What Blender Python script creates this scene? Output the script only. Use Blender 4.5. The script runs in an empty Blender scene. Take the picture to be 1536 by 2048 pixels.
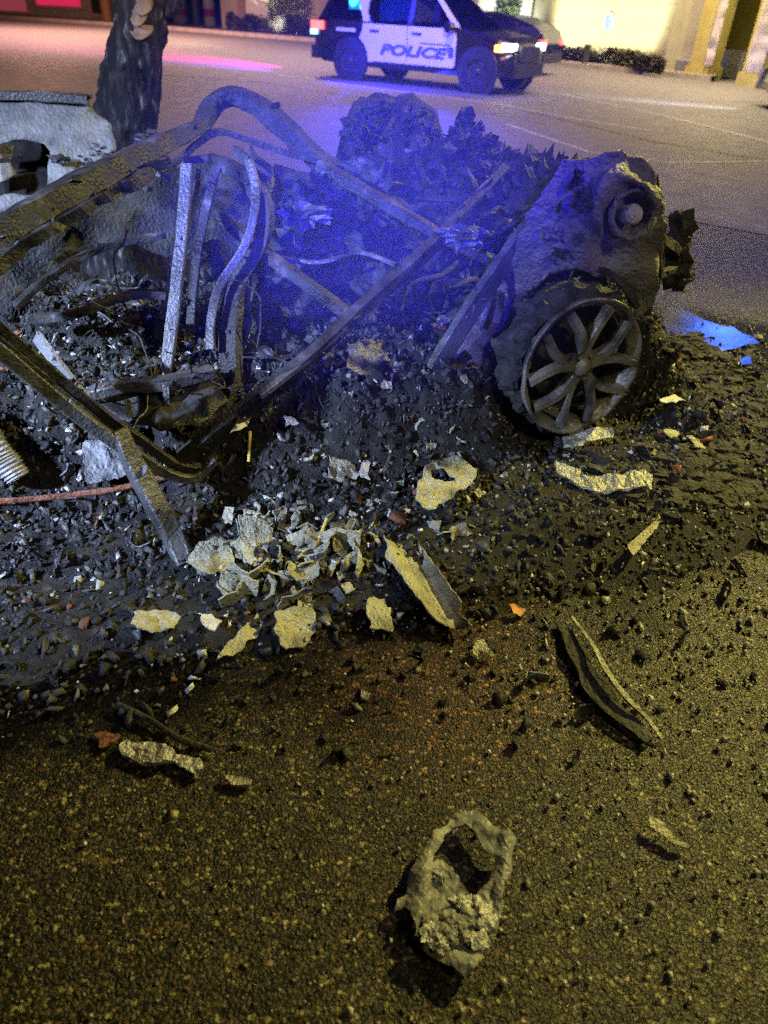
import bpy, bmesh, math, random
import numpy as np
from math import radians, sin, cos, pi, tan, atan2, sqrt
from mathutils import Vector, Matrix, noise, geometry
random.seed(7); RNG = np.random.default_rng(7)
sc = bpy.context.scene; COL = sc.collection

# ------------------------------------------------------------------ camera
FPX, EYE, PITCH, ROLL = 1450.0, 1.5, radians(35), radians(2.9)
cam = bpy.data.cameras.new('camera'); camo = bpy.data.objects.new('camera', cam); COL.objects.link(camo)
camo.location = (0, 0, EYE)
camo.rotation_euler = (Matrix.Rotation(radians(90) - PITCH, 4, 'X') @ Matrix.Rotation(ROLL, 4, 'Z')).to_euler()
cam.sensor_fit = 'VERTICAL'; cam.sensor_height = 36; cam.lens = 36 * FPX / 2048
cam.clip_start = .05; cam.clip_end = 2000
cam.dof.use_dof = True; cam.dof.focus_distance = 2.3; cam.dof.aperture_fstop = 2.6
sc.camera = camo
sc.view_settings.view_transform = 'Standard'; sc.view_settings.look = 'None'
sc.view_settings.exposure = 0; sc.view_settings.gamma = 1
sc.cycles.max_bounces = 5; sc.cycles.diffuse_bounces = 3; sc.cycles.glossy_bounces = 3
sc.cycles.transmission_bounces = 4; sc.cycles.volume_bounces = 0; sc.cycles.sample_clamp_indirect = 1.5
sc.cycles.use_denoising = False; sc.cycles.sample_clamp_direct = 6

def ray(px, py):                       # direction through a photo pixel, with unit depth along the view axis
    x = (px - 768) / FPX; y = -(py - 1024) / FPX
    xr = x * cos(ROLL) - y * sin(ROLL); yr = x * sin(ROLL) + y * cos(ROLL)
    return Vector((xr, cos(PITCH) + yr * sin(PITCH), -sin(PITCH) + yr * cos(PITCH)))
def gp(px, py, h=0.0):                 # point on the level plane z = h
    d = ray(px, py); return Vector((0, 0, EYE)) + d * ((h - EYE) / d.z)
def pt(px, py, D):                     # point at horizontal distance y = D
    d = ray(px, py); return Vector((0, 0, EYE)) + d * (D / d.y)

# ------------------------------------------------------------------ world: night sky
w = bpy.data.worlds.new('World'); sc.world = w; w.use_nodes = True
nt = w.node_tree; bg = nt.nodes['Background']
sky = nt.nodes.new('ShaderNodeTexSky'); sky.sky_type = 'NISHITA'; sky.sun_disc = False
sky.sun_elevation = radians(-4); sky.sun_rotation = radians(60)
nt.links.new(sky.outputs[0], bg.inputs[0]); bg.inputs[1].default_value = 0.15

# ------------------------------------------------------------------ lamps of the place and added ones
def lamp(name, kind, loc, energy, color, target=None, size=.1, spot=60, blend=1.0):
    l = bpy.data.lights.new(name, kind); l.energy = energy; l.color = color
    if kind == 'AREA': l.size = size
    else: l.shadow_soft_size = size
    if kind == 'SPOT': l.spot_size = radians(spot); l.spot_blend = blend
    o = bpy.data.objects.new(name, l); COL.objects.link(o); o.location = loc
    if target is not None:
        o.rotation_euler = (Vector(target) - Vector(loc)).to_track_quat('-Z', 'Y').to_euler()
    return o
YEL = (1.0, .86, .20)
lamp('street_light_forecourt', 'SPOT', (6.0, 6.5, 5.2), 4800, YEL, (.95, 1.15, 0), .12, 62)
lamp('street_light_behind', 'SPOT', (4.2, -2.0, 5.0), 620, (1, .88, .50), (1.1, 2.6, .3), .3, 52)
for x, y, e, c in ((-14, 34, 19000, (1, .50, .42)), (-4, 27, 9500, (1, .64, .52)), (8, 25, 8000, (1, .74, .55)), (10, 13, 3800, (1, .80, .62)), (0, 13, 2600, (1, .66, .62)), (-12, 12, 4200, (1, .62, .45))):
    lamp('street_light_road', 'SPOT', (x, y, 8.5), e, c, (x, y, 0), .3, 130)
lamp('cold_left_light', 'SPOT', (-3.6, -.6, 2.6), 4600, (.50, .64, 1), (-1.4, 2.4, .4), .10, 42)
lamp('cold_left_light', 'SPOT', (-4.2, .2, 2.8), 1000, (.55, .66, 1), (-1.75, 4.2, .95), .10, 40)  # second cold spot, added to brighten the trunk and far quarter panel
lamp('added_blue_spot', 'SPOT', (.2, -5.5, 3.4), 24000, (.03, .028, 1), (-.20, 3.5, 1.0), .25, 13.5)  # blue spot added behind the camera to tint wreck and haze
lamp('blue_beacon_right', 'SPOT', (10.4, 22, 6.8), 850, (.05, .16, 1), (2.2, 4.6, 0), .9, 11)

# ------------------------------------------------------------------ material helpers
def mat(name, c1, c2=None, *a_, zst=None, **k_):
    m = mat_(name, c1, c2, *a_, **k_)
    if zst:
        n = m.node_tree.nodes; L = m.node_tree.links; mp = n.new('ShaderNodeMapping'); mp.inputs['Scale'].default_value = (1, 1, zst)
        tc = [x for x in n if x.type == 'TEX_COORD'][0]; L.new(tc.outputs['Object'], mp.inputs[0])
        for x in n:
            if x.type == 'TEX_NOISE': L.new(mp.outputs[0], x.inputs['Vector'])
    return m
def mat_(name, c1, c2=None, rough=.7, metal=0., scale=8., bump=0., bscale=None, emit=None, estr=0., detail=6., rough2=None, c3=None, lo=.35, hi=.65, coat=0., spec=.5, coord='Object', island=0.):
    m = bpy.data.materials.new(name); m.use_nodes = True; n = m.node_tree.nodes; L = m.node_tree.links
    b = n['Principled BSDF']; b.inputs['Roughness'].default_value = rough; b.inputs['Metallic'].default_value = metal
    b.inputs['Specular IOR Level'].default_value = spec; b.inputs['Coat Weight'].default_value = coat
    tc = n.new('ShaderNodeTexCoord')
    co = tc.outputs[coord]
    nz = n.new('ShaderNodeTexNoise'); nz.inputs['Scale'].default_value = scale; nz.inputs['Detail'].default_value = detail; L.new(co, nz.inputs['Vector'])
    if c2 is None: c2 = tuple(v * .8 for v in c1)
    r = n.new('ShaderNodeValToRGB'); r.color_ramp.elements[0].position = lo; r.color_ramp.elements[1].position = hi
    r.color_ramp.elements[0].color = (*c1, 1); r.color_ramp.elements[1].color = (*c2, 1)
    if c3: e = r.color_ramp.elements.new(min(.99, hi + .1)); e.color = (*c3, 1)
    L.new(nz.outputs['Fac'], r.inputs[0]); out = r.outputs[0]
    if island:
        g = n.new('ShaderNodeNewGeometry'); mr = n.new('ShaderNodeMapRange'); L.new(g.outputs['Random Per Island'], mr.inputs[0])
        mr.inputs[3].default_value = 1 - island; mr.inputs[4].default_value = 1 + island
        mx = n.new('ShaderNodeVectorMath'); mx.operation = 'SCALE'; L.new(out, mx.inputs[0]); L.new(mr.outputs[0], mx.inputs['Scale']); out = mx.outputs[0]
    L.new(out, b.inputs['Base Color'])
    if rough2 is not None:
        mr = n.new('ShaderNodeMapRange'); L.new(nz.outputs['Fac'], mr.inputs[0]); mr.inputs[1].default_value = lo; mr.inputs[2].default_value = hi
        mr.inputs[3].default_value = rough; mr.inputs[4].default_value = rough2; L.new(mr.outputs[0], b.inputs['Roughness'])
    if bump:
        nb = n.new('ShaderNodeTexNoise'); nb.inputs['Scale'].default_value = bscale or scale * 4; nb.inputs['Detail'].default_value = 5; L.new(co, nb.inputs['Vector'])
        bp = n.new('ShaderNodeBump'); bp.inputs['Strength'].default_value = bump; bp.inputs['Distance'].default_value = .02
        L.new(nb.outputs['Fac'], bp.inputs['Height']); L.new(bp.outputs[0], b.inputs['Normal'])
    if emit: b.inputs['Emission Color'].default_value = (*emit, 1); b.inputs['Emission Strength'].default_value = estr
    return m
CHAR = mat('charred_steel', (.012, .011, .011), (.042, .040, .040), .45, .35, 10, .4, 90, rough2=.75, c3=(.13, .125, .12), lo=.40, hi=.62, detail=10)
SOOT = mat('sooty_black', (.012, .011, .011), (.04, .037, .036), .75, 0, 14, .8, 70, c3=(.12, .11, .10), lo=.45, hi=.68)
GREYM = mat('heat_greyed_steel', (.12, .12, .125), (.050, .049, .050), .45, .35, 7, .4, 90, lo=.36, hi=.58, c3=(.018, .016, .016), detail=10)
BLEACH = mat('bleached_steel', (.23, .23, .235), (.13, .13, .13), .6, .15, 7, .6, 60, c3=(.05, .045, .045), lo=.38, hi=.62, detail=9)
ASH = mat('grey_ash', (.045, .043, .040), (.15, .145, .14), .95, 0, 30, .8, 120, island=.6)
WHITE = mat('white_ash', (.45, .45, .43), (.72, .70, .66), .85, 0, 30, .6, 120, island=.45)
RUST = mat('rusty_scrap', (.10, .035, .018), (.26, .10, .05), .8, .1, 20, .6, 90, island=.4)
ALU = mat('sooted_alloy', (.03, .028, .026), (.27, .255, .235), .45, .4, 8, .35, 60, lo=.35, hi=.62)
ALUW = mat('melted_alloy', (.24, .235, .20), (.55, .54, .46), .4, .6, 14, .8, 50, lo=.3, hi=.6)
PLATE = mat('scorched_plate', (.42, .40, .28), (.26, .245, .165), .5, .1, 9, .8, 90, c3=(.035, .03, .025), lo=.42, hi=.60, detail=10)
PLAST = mat('melted_grey_plastic', (.13, .13, .115), (.22, .215, .19), .5, 0, 14, .3, 90, c3=(.04, .04, .035), lo=.3, hi=.66)
DEBR = mat('charred_bits', (.012, .011, .010), (.045, .042, .038), .65, .1, 40, .6, 150, island=.7)

# ------------------------------------------------------------------ object helpers
def tag(o, label=None, cat=None, group=None, kind=None):
    if label: o['label'] = label
    if cat: o['category'] = cat
    if group: o['group'] = group
    if kind: o['kind'] = kind
    return o
def empty(name, loc, rz=0, **k):
    o = bpy.data.objects.new(name, None); COL.objects.link(o); o.location = loc; o.rotation_euler = (0, 0, rz)
    o.empty_display_size = .1
    bpy.context.view_layer.update() if False else None
    o['_w'] = 0; del o['_w']
    return tag(o, **k)
def link(name, verts, faces, m, parent=None, smooth=False, loc=None, world=True):
    """one mesh object; with a parent the vertices given are in world space unless world=False"""
    me = bpy.data.meshes.new(name)
    if parent is not None and world:
        T = (Matrix.Translation(parent_loc(parent)) @ Matrix.Rotation(parent.rotation_euler[2] if parent.type == 'EMPTY' else 0, 4, 'Z')).inverted()
        if parent.type != 'EMPTY':
            r = root_of(parent); T = (Matrix.Translation(r.location) @ Matrix.Rotation(r.rotation_euler[2], 4, 'Z')).inverted()
        verts = [T @ Vector(v) for v in verts]
    elif parent is None:
        if loc is None:
            a = np.array(verts); loc = Vector(((a[:, 0].min() + a[:, 0].max()) / 2, (a[:, 1].min() + a[:, 1].max()) / 2, a[:, 2].min()))
        verts = [Vector(v) - Vector(loc) for v in verts]
    me.from_pydata([tuple(v) for v in verts], [], [tuple(f) for f in faces])
    me.materials.append(m)
    if smooth: me.polygons.foreach_set('use_smooth', [True] * len(me.polygons))
    o = bpy.data.objects.new(name, me); COL.objects.link(o)
    if parent is not None: o.parent = parent
    else: o.location = loc
    me.update(); return o
def root_of(o):
    while o.parent: o = o.parent
    return o
def parent_loc(p): return p.location
class MB:
    """collects geometry"""
    def __init__(s): s.v = []; s.f = []
    def add(s, v, f):
        k = len(s.v); s.v += [Vector(a) for a in v]; s.f += [tuple(i + k for i in q) for q in f]; return s
    def box(s, a, b):
        x0, y0, z0 = a; x1, y1, z1 = b
        return s.add([(x0, y0, z0), (x1, y0, z0), (x1, y1, z0), (x0, y1, z0), (x0, y0, z1), (x1, y0, z1), (x1, y1, z1), (x0, y1, z1)],
                     [(3, 2, 1, 0), (4, 5, 6, 7), (0, 1, 5, 4), (1, 2, 6, 5), (2, 3, 7, 6), (3, 0, 4, 7)])
    def cyl(s, p, axis, r, h, n=20, r2=None):
        axis = Vector(axis).normalized(); q = axis.to_track_quat('Z', 'Y').to_matrix(); r2 = r if r2 is None else r2
        v = [Vector(p) + q @ Vector((r * cos(2 * pi * i / n), r * sin(2 * pi * i / n), 0)) for i in range(n)]
        v += [Vector(p) + q @ Vector((r2 * cos(2 * pi * i / n), r2 * sin(2 * pi * i / n), h)) for i in range(n)]
        return s.add(v, [(i, (i + 1) % n, n + (i + 1) % n, n + i) for i in range(n)] + [tuple(range(n))[::-1], tuple(range(n, 2 * n))])
    def lathe(s, p, axis, prof, n=32, closed=False):
        axis = Vector(axis).normalized(); q = axis.to_track_quat('Z', 'Y').to_matrix()
        v = [Vector(p) + q @ Vector((r * cos(2 * pi * i / n), r * sin(2 * pi * i / n), h)) for r, h in prof for i in range(n)]
        m = len(prof); rows = m if closed else m - 1
        return s.add(v, [(j * n + i, j * n + (i + 1) % n, ((j + 1) % m) * n + (i + 1) % n, ((j + 1) % m) * n + i) for j in range(rows) for i in range(n)])
    def tube(s, pts, rad, n=8, flat=1.0, up=(0, 0, 1), jit=0., prof=None, step=None):
        """sweep; rad scalar or list, flat = ratio of second axis, prof = own cross-section in units of rad"""
        P = [Vector(p) for p in pts]; R = rad if hasattr(rad, '__len__') else [rad] * len(P)
        if step:
            P, R = smooth_path(P, R, step)
        if prof is None: prof = [(cos(2 * pi * i / n), sin(2 * pi * i / n) * flat) for i in range(n)]
        n = len(prof); V = []; up = Vector(up)
        for i, p in enumerate(P):
            t = (P[min(i + 1, len(P) - 1)] - P[max(i - 1, 0)]).normalized()
            a = up.cross(t)
            if a.length < 1e-3: a = Vector((1, 0, 0)).cross(t)
            a.normalize(); b = t.cross(a)
            for j, (u, q) in enumerate(prof):
                k = 1 + (jit * noise.noise(p * 14 + Vector((j * 3.1, 0, 0))) if jit else 0)
                V.append(p + a * u * R[i] * k + b * q * R[i] * k)
        F = [(i * n + j, i * n + (j + 1) % n, (i + 1) * n + (j + 1) % n, (i + 1) * n + j) for i in range(len(P) - 1) for j in range(n)]
        F += [tuple(range(n))[::-1], tuple(range((len(P) - 1) * n, len(P) * n))]
        return s.add(V, F)
    def build(s, name, m, parent=None, smooth=False, **k): return link(name, s.v, s.f, m, parent, smooth, **k)
def smooth_path(P, R, step):
    out = []; ro = []
    n = len(P)
    for i in range(n - 1):
        p0, p1, p2, p3 = P[max(i - 1, 0)], P[i], P[i + 1], P[min(i + 2, n - 1)]
        k = max(1, int((p2 - p1).length / step))
        for j in range(k):
            t = j / k
            out.append(.5 * ((2 * p1) + (p2 - p0) * t + (2 * p0 - 5 * p1 + 4 * p2 - p3) * t * t + (3 * p1 - p0 - 3 * p2 + p3) * t ** 3))
            ro.append(R[i] * (1 - t) + R[i + 1] * t)
    out.append(P[-1]); ro.append(R[-1]); return out, ro
BOXP = [(-1, -.6), (-.8, -.75), (.8, -.75), (1, -.6), (1, .6), (.8, .75), (-.8, .75), (-1, .6)]
CHAN = [(-1, -.5), (1, -.5), (1, .5), (.86, .5), (.86, -.3), (-.86, -.3), (-.86, .5), (-1, .5)]
FLATP = [(-1, -.14), (1, -.14), (1.0, .14), (-1, .14)]
def fbm(p, o=4):
    return noise.fractal(p, 1.0, 2.0, o)
def inside(x, y, poly):
    c = False; n = len(poly); j = n - 1
    for i in range(n):
        xi, yi = poly[i]; xj, yj = poly[j]
        if (yi > y) != (yj > y) and x < (xj - xi) * (y - yi) / (yj - yi) + xi: c = not c
        j = i
    return c
def densify(poly, step, rag=0.):
    out = []
    for i in range(len(poly)):
        a = Vector(poly[i]); b = Vector(poly[(i + 1) % len(poly)]); k = max(1, int((b - a).length / step))
        for j in range(k):
            p = a.lerp(b, j / k); q = (b - a).normalized() if (b - a).length else Vector((0, 0)); nrm = Vector((-q.y, q.x))
            p = p + nrm * rag * noise.noise(Vector((p.x, p.y, .3)) / max(step * 2.2, 1e-6))
            out.append((p.x, p.y))
    return out
def sheet2d(outline, step, rag=0., holes=()):
    """triangulated flat sheet of a 2D outline -> 2D verts, faces"""
    o = densify(outline, step, rag); hs = [densify(h, step, rag) for h in holes]
    xs = [p[0] for p in o]; ys = [p[1] for p in o]; pts = [Vector(p) for p in o]
    edges = [(i, (i + 1) % len(o)) for i in range(len(o))]
    for h in hs:
        k = len(pts); pts += [Vector(p) for p in h]; edges += [(k + i, k + (i + 1) % len(h)) for i in range(len(h))]
    y = min(ys) + step / 2; r = 0
    while y < max(ys):
        x = min(xs) + step / 2 * (1 + r % 2)
        while x < max(xs):
            jx = x + random.uniform(-.2, .2) * step; jy = y + random.uniform(-.2, .2) * step
            if inside(jx, jy, o) and not any(inside(jx, jy, h) for h in hs): pts.append(Vector((jx, jy)))
            x += step
        y += step * .87; r += 1
    V, E, F, *_ = geometry.delaunay_2d_cdt(pts, edges, [], 0, 1e-7)
    F = [f for f in F if inside(sum(V[i].x for i in f) / len(f), sum(V[i].y for i in f) / len(f), o)
         and not any(inside(sum(V[i].x for i in f) / len(f), sum(V[i].y for i in f) / len(f), h) for h in hs)]
    return [(v.x, v.y) for v in V], F
def solid(o, t, offset=0):
    md = o.modifiers.new('thickness', 'SOLIDIFY'); md.thickness = t; md.offset = offset; return o
def sheet(name, outline, fn, step, m, parent=None, thick=.004, rag=0., crumple=0., cscale=8., holes=(), smooth=True):
    """outline in photo pixels; fn(px,py) -> world point"""
    V, F = sheet2d(outline, step, rag, holes)
    W = []
    for x, y in V:
        p = fn(x, y)
        if crumple:
            p = p + Vector((fbm(p * cscale), fbm(p * cscale + Vector((7, 3, 1))), fbm(p * cscale + Vector((1, 9, 5))))) * crumple
        W.append(p)
    return solid(link(name, W, F, m, parent, smooth), thick)
def plane_fn(anchors):
    """least-squares depth D(px,py) = a + b px + c py + d px py from (px,py,D) anchors"""
    A = np.array([[1, x / 1000, y / 1000] for x, y, D in anchors]); d = np.array([D for *_, D in anchors])
    s = np.linalg.lstsq(A, d, rcond=None)[0]
    return lambda x, y: pt(x, y, s[0] + s[1] * x / 1000 + s[2] * y / 1000)
def lump(c, r, sq=(1, 1, 1), sub=2, amp=.3, sc_=3., seed=0.):
    bm = bmesh.new(); bmesh.ops.create_icosphere(bm, subdivisions=sub, radius=1)
    V = []
    for v in bm.verts:
        p = v.co.copy(); k = 1 + amp * fbm(p * sc_ * .5 + Vector((seed, seed * 2, 1)))
        V.append(Vector(c) + Vector((p.x * sq[0], p.y * sq[1], p.z * sq[2])) * r * k)
    F = [tuple(v.index for v in f.verts) for f in bm.faces]; bm.free(); return V, F
def fast_mesh(name, V, Ftri, m, loc=(0, 0, 0)):
    me = bpy.data.meshes.new(name); me.vertices.add(len(V)); me.vertices.foreach_set('co', V.astype(np.float32).ravel())
    n = len(Ftri); me.loops.add(n * 3); me.loops.foreach_set('vertex_index', Ftri.astype(np.int32).ravel())
    me.polygons.add(n); me.polygons.foreach_set('loop_start', np.arange(0, n * 3, 3, dtype=np.int32))
    me.materials.append(m); me.update(calc_edges=True); me.validate()
    o = bpy.data.objects.new(name, me); COL.objects.link(o); o.location = loc; return o
OCT_V = np.array([(1, 0, 0), (0, 1, 0), (-1, 0, 0), (0, -1, 0), (0, 0, 1), (0, 0, -1)], float)
OCT_F = np.array([(0, 1, 4), (1, 2, 4), (2, 3, 4), (3, 0, 4), (1, 0, 5), (2, 1, 5), (3, 2, 5), (0, 3, 5)])
CUB_V = np.array([(x, y, z) for x in (-1, 1) for y in (-1, 1) for z in (-1, 1)], float)
CUB_F = np.array([(0, 1, 3), (0, 3, 2), (4, 6, 7), (4, 7, 5), (0, 4, 5), (0, 5, 1), (2, 3, 7), (2, 7, 6), (0, 2, 6), (0, 6, 4), (1, 5, 7), (1, 7, 3)])
def rot_mats(n, tilt=1.0):
    a = RNG.uniform(0, 2 * pi, n); b = RNG.normal(0, 1, n) * tilt; c = RNG.normal(0, 1, n) * tilt
    ca, sa, cb, sb, cc, s_c = np.cos(a), np.sin(a), np.cos(b), np.sin(b), np.cos(c), np.sin(c)
    Z = np.zeros((n, 3, 3)); X = np.zeros((n, 3, 3)); Y = np.zeros((n, 3, 3))
    Z[:, 0, 0] = ca; Z[:, 0, 1] = -sa; Z[:, 1, 0] = sa; Z[:, 1, 1] = ca; Z[:, 2, 2] = 1
    X[:, 0, 0] = 1; X[:, 1, 1] = cb; X[:, 1, 2] = -sb; X[:, 2, 1] = sb; X[:, 2, 2] = cb
    Y[:, 1, 1] = 1; Y[:, 0, 0] = cc; Y[:, 0, 2] = s_c; Y[:, 2, 0] = -s_c; Y[:, 2, 2] = cc
    return X @ Y @ Z
def bits(name, P, S, m, base='cube', tilt=1.0, jit=.35, **tags):
    """many jittered small solids in one mesh. P (n,3), S (n,3) half sizes"""
    BV, BF = (CUB_V, CUB_F) if base == 'cube' else (OCT_V, OCT_F)
    n = len(P); V = BV[None] + RNG.uniform(-jit, jit, (n, len(BV), 3)); V = V * S[:, None, :]
    V = np.einsum('nij,nkj->nki', rot_mats(n, tilt), V) + P[:, None, :]
    F = BF[None] + (np.arange(n) * len(BV))[:, None, None]
    o = fast_mesh(name, V.reshape(-1, 3), F.reshape(-1, 3), m); return tag(o, **tags)

# ------------------------------------------------------------------ the heap's height over the ground
def sstep(a, b, x):
    t = max(0., min(1., (x - a) / (b - a))); return t * t * (3 - 2 * t)
def seg_d(x, y, ax, ay, bx, by):
    vx, vy = bx - ax, by - ay; t = max(0, min(1, ((x - ax) * vx + (y - ay) * vy) / (vx * vx + vy * vy)))
    return sqrt((x - ax - t * vx) ** 2 + (y - ay - t * vy) ** 2)
def HH(x, y):
    p = Vector((x, y, 0)); wob = .18 * noise.noise(p * 1.7) + .06 * noise.noise(p * 5)
    d = seg_d(x, y, .75, 3.35, -2.9, 2.35) + wob
    h = .40 * sstep(1.05, .45, d)                                # cabin and engine bay full of ash
    d2 = seg_d(x, y, .9, 3.0, -2.6, 1.75) + wob * 1.4
    h = max(h, .075 * sstep(1.10, .30, d2))                          # apron of rubble on the near side
    d3 = seg_d(x, y, 1.45, 3.1, 1.75, 3.5) + wob
    h = max(h, .03 * sstep(.75, .2, d3))
    e = math.hypot((x - .30) / .75, (y - 3.75) / .55)
    h = max(h, .72 * sstep(1.1, .45, e + wob))
    e = math.hypot((x + 1.15) / .75, (y - 2.75) / .45)
    h = max(h, .50 * sstep(1.15, .3, e + wob))
    h *= 1 - .93 * sstep(.62, .30, math.hypot((x - .98) / 1.1, y - 2.62))
    h *= sstep(.40, .70, math.hypot((x - 1.9) / 1.25, y - 4.1)); h *= 1 - .72 * sstep(1.1, 1.55, x)
    cov = sstep(.004, .05, h)
    am = .30 + .70 * sstep(.06, .30, h)
    h += cov * am * (.05 * noise.noise(p * 9) + .032 * noise.noise(p * 22) + .016 * noise.noise(p * 50))
    return h - .006
def hit(px, py):
    d = ray(px, py); t = .8; o = Vector((0, 0, EYE))
    while t < 9:
        p = o + d * t
        if p.z <= max(0, HH(p.x, p.y)): return p
        t += .01
    return o + d * t

# ------------------------------------------------------------------ ground, road, kerb
def ground_mat():
    m = bpy.data.materials.new('gravelly_asphalt'); m.use_nodes = True; n = m.node_tree.nodes; L = m.node_tree.links; b = n['Principled BSDF']
    tc = n.new('ShaderNodeTexCoord'); co = tc.outputs['Object']
    v = n.new('ShaderNodeTexVoronoi'); v.inputs['Scale'].default_value = 112
    dn_ = n.new('ShaderNodeTexNoise'); dn_.inputs['Scale'].default_value = 60; dn_.inputs['Detail'].default_value = 3; L.new(co, dn_.inputs['Vector'])
    dm_ = n.new('ShaderNodeVectorMath'); dm_.operation = 'MULTIPLY_ADD'; L.new(dn_.outputs['Color'], dm_.inputs[0]); dm_.inputs[1].default_value = (.022, .022, .022); L.new(co, dm_.inputs[2]); L.new(dm_.outputs[0], v.inputs['Vector'])
    v2 = n.new('ShaderNodeTexVoronoi'); v2.inputs['Scale'].default_value = 260; L.new(co, v2.inputs['Vector'])
    sep = n.new('ShaderNodeSeparateColor'); L.new(v.outputs['Color'], sep.inputs[0])
    r = n.new('ShaderNodeValToRGB'); cr = r.color_ramp; cr.elements[0].color = (.016, .015, .008, 1); cr.elements[1].color = (.60, .50, .24, 1)
    for po, c_ in ((.45, (.040, .034, .016)), (.66, (.10, .075, .034)), (.80, (.15, .085, .042)), (.90, (.24, .20, .09))):
        e = cr.elements.new(po); e.color = (*c_, 1)
    L.new(sep.outputs[0], r.inputs[0])
    edge = n.new('ShaderNodeMapRange'); L.new(v.outputs['Distance'], edge.inputs[0]); edge.inputs[1].default_value = .25; edge.inputs[2].default_value = .75; edge.inputs[3].default_value = 1; edge.inputs[4].default_value = .22
    mul = n.new('ShaderNodeVectorMath'); mul.operation = 'SCALE'; L.new(r.outputs[0], mul.inputs[0]); L.new(edge.outputs[0], mul.inputs['Scale'])
    # soot and wet stains with their own outline
    nz = n.new('ShaderNodeTexNoise'); nz.inputs['Scale'].default_value = 1.5; nz.inputs['Detail'].default_value = 7; nz.inputs['Roughness'].default_value = .6; L.new(co, nz.inputs['Vector'])
    sp = n.new('ShaderNodeSeparateXYZ'); L.new(co, sp.inputs[0])
    ma = n.new('ShaderNodeMath'); ma.operation = 'MULTIPLY_ADD'; L.new(sp.outputs['Y'], ma.inputs[0]); ma.inputs[1].default_value = 1.0; ma.inputs[2].default_value = -1.38
    mb = n.new('ShaderNodeMath'); mb.operation = 'MULTIPLY_ADD'; L.new(sp.outputs['X'], mb.inputs[0]); mb.inputs[1].default_value = -.55; L.new(ma.outputs[0], mb.inputs[2])
    mc = n.new('ShaderNodeMath'); mc.operation = 'MULTIPLY_ADD'; L.new(nz.outputs['Fac'], mc.inputs[0]); mc.inputs[1].default_value = 1.6; L.new(mb.outputs[0], mc.inputs[2])
    fa = n.new('ShaderNodeMath'); fa.operation = 'SUBTRACT'; L.new(sp.outputs['Y'], fa.inputs[0]); fa.inputs[1].default_value = 3.7
    fb = n.new('ShaderNodeMath'); fb.operation = 'MAXIMUM'; L.new(fa.outputs[0], fb.inputs[0]); fb.inputs[1].default_value = 0
    fc = n.new('ShaderNodeMath'); fc.operation = 'MULTIPLY_ADD'; L.new(fb.outputs[0], fc.inputs[0]); fc.inputs[1].default_value = -2.6; L.new(mc.outputs[0], fc.inputs[2]); mc = fc
    st = n.new('ShaderNodeMapRange'); L.new(mc.outputs[0], st.inputs[0]); st.inputs[1].default_value = .58; st.inputs[2].default_value = .98; st.inputs[3].default_value = .55; st.inputs[4].default_value = .07
    mul2 = n.new('ShaderNodeVectorMath'); mul2.operation = 'SCALE'; L.new(mul.outputs[0], mul2.inputs[0]); L.new(st.outputs[0], mul2.inputs['Scale'])
    n3 = n.new('ShaderNodeTexNoise'); n3.inputs['Scale'].default_value = 16; n3.inputs['Detail'].default_value = 9; n3.inputs['Roughness'].default_value = .75; L.new(co, n3.inputs['Vector'])
    m3 = n.new('ShaderNodeMapRange'); L.new(n3.outputs['Fac'], m3.inputs[0]); m3.inputs[1].default_value = .3; m3.inputs[2].default_value = .7; m3.inputs[3].default_value = .45; m3.inputs[4].default_value = 1.65
    mul3 = n.new('ShaderNodeVectorMath'); mul3.operation = 'SCALE'; L.new(mul2.outputs[0], mul3.inputs[0]); L.new(m3.outputs[0], mul3.inputs['Scale'])
    ds = n.new('ShaderNodeVectorMath'); ds.operation = 'DISTANCE'; L.new(co, ds.inputs[0]); ds.inputs[1].default_value = (.16, 1.42, 0)
    d4 = n.new('ShaderNodeMath'); d4.operation = 'MULTIPLY_ADD'; L.new(n3.outputs['Fac'], d4.inputs[0]); d4.inputs[1].default_value = -.5; L.new(ds.outputs['Value'], d4.inputs[2])
    m4 = n.new('ShaderNodeMapRange'); L.new(d4.outputs[0], m4.inputs[0]); m4.inputs[1].default_value = -.05; m4.inputs[2].default_value = .22; m4.inputs[3].default_value = .75; m4.inputs[4].default_value = 0
    rx = n.new('ShaderNodeMix'); rx.data_type = 'RGBA'; rx.blend_type = 'MULTIPLY'; L.new(m4.outputs[0], rx.inputs[0]); L.new(mul3.outputs[0], rx.inputs[6]); rx.inputs[7].default_value = (1.5, .78, .60, 1)
    L.new(rx.outputs[2], b.inputs['Base Color'])
    b.inputs['Roughness'].default_value = .5
    spm = n.new('ShaderNodeMath'); spm.operation = 'MULTIPLY'; L.new(st.outputs[0], spm.inputs[0]); spm.inputs[1].default_value = .75; L.new(spm.outputs[0], b.inputs['Specular IOR Level'])
    hd_ = n.new('ShaderNodeMapRange'); L.new(v.outputs['Distance'], hd_.inputs[0]); hd_.inputs[1].default_value = .38; hd_.inputs[2].default_value = .72; hd_.inputs[3].default_value = .9; hd_.inputs[4].default_value = 0
    h = n.new('ShaderNodeMath'); h.operation = 'MULTIPLY_ADD'; L.new(sep.outputs[1], h.inputs[0]); h.inputs[1].default_value = .9; L.new(hd_.outputs[0], h.inputs[2])
    h2 = n.new('ShaderNodeMath'); h2.operation = 'MULTIPLY_ADD'; L.new(v2.outputs['Distance'], h2.inputs[0]); h2.inputs[1].default_value = -.35; L.new(h.outputs[0], h2.inputs[2])
    bp = n.new('ShaderNodeBump'); bp.inputs['Strength'].default_value = 1; bp.inputs['Distance'].default_value = .0026; L.new(h2.outputs[0], bp.inputs['Height']); L.new(bp.outputs[0], b.inputs['Normal'])
    return m
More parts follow.
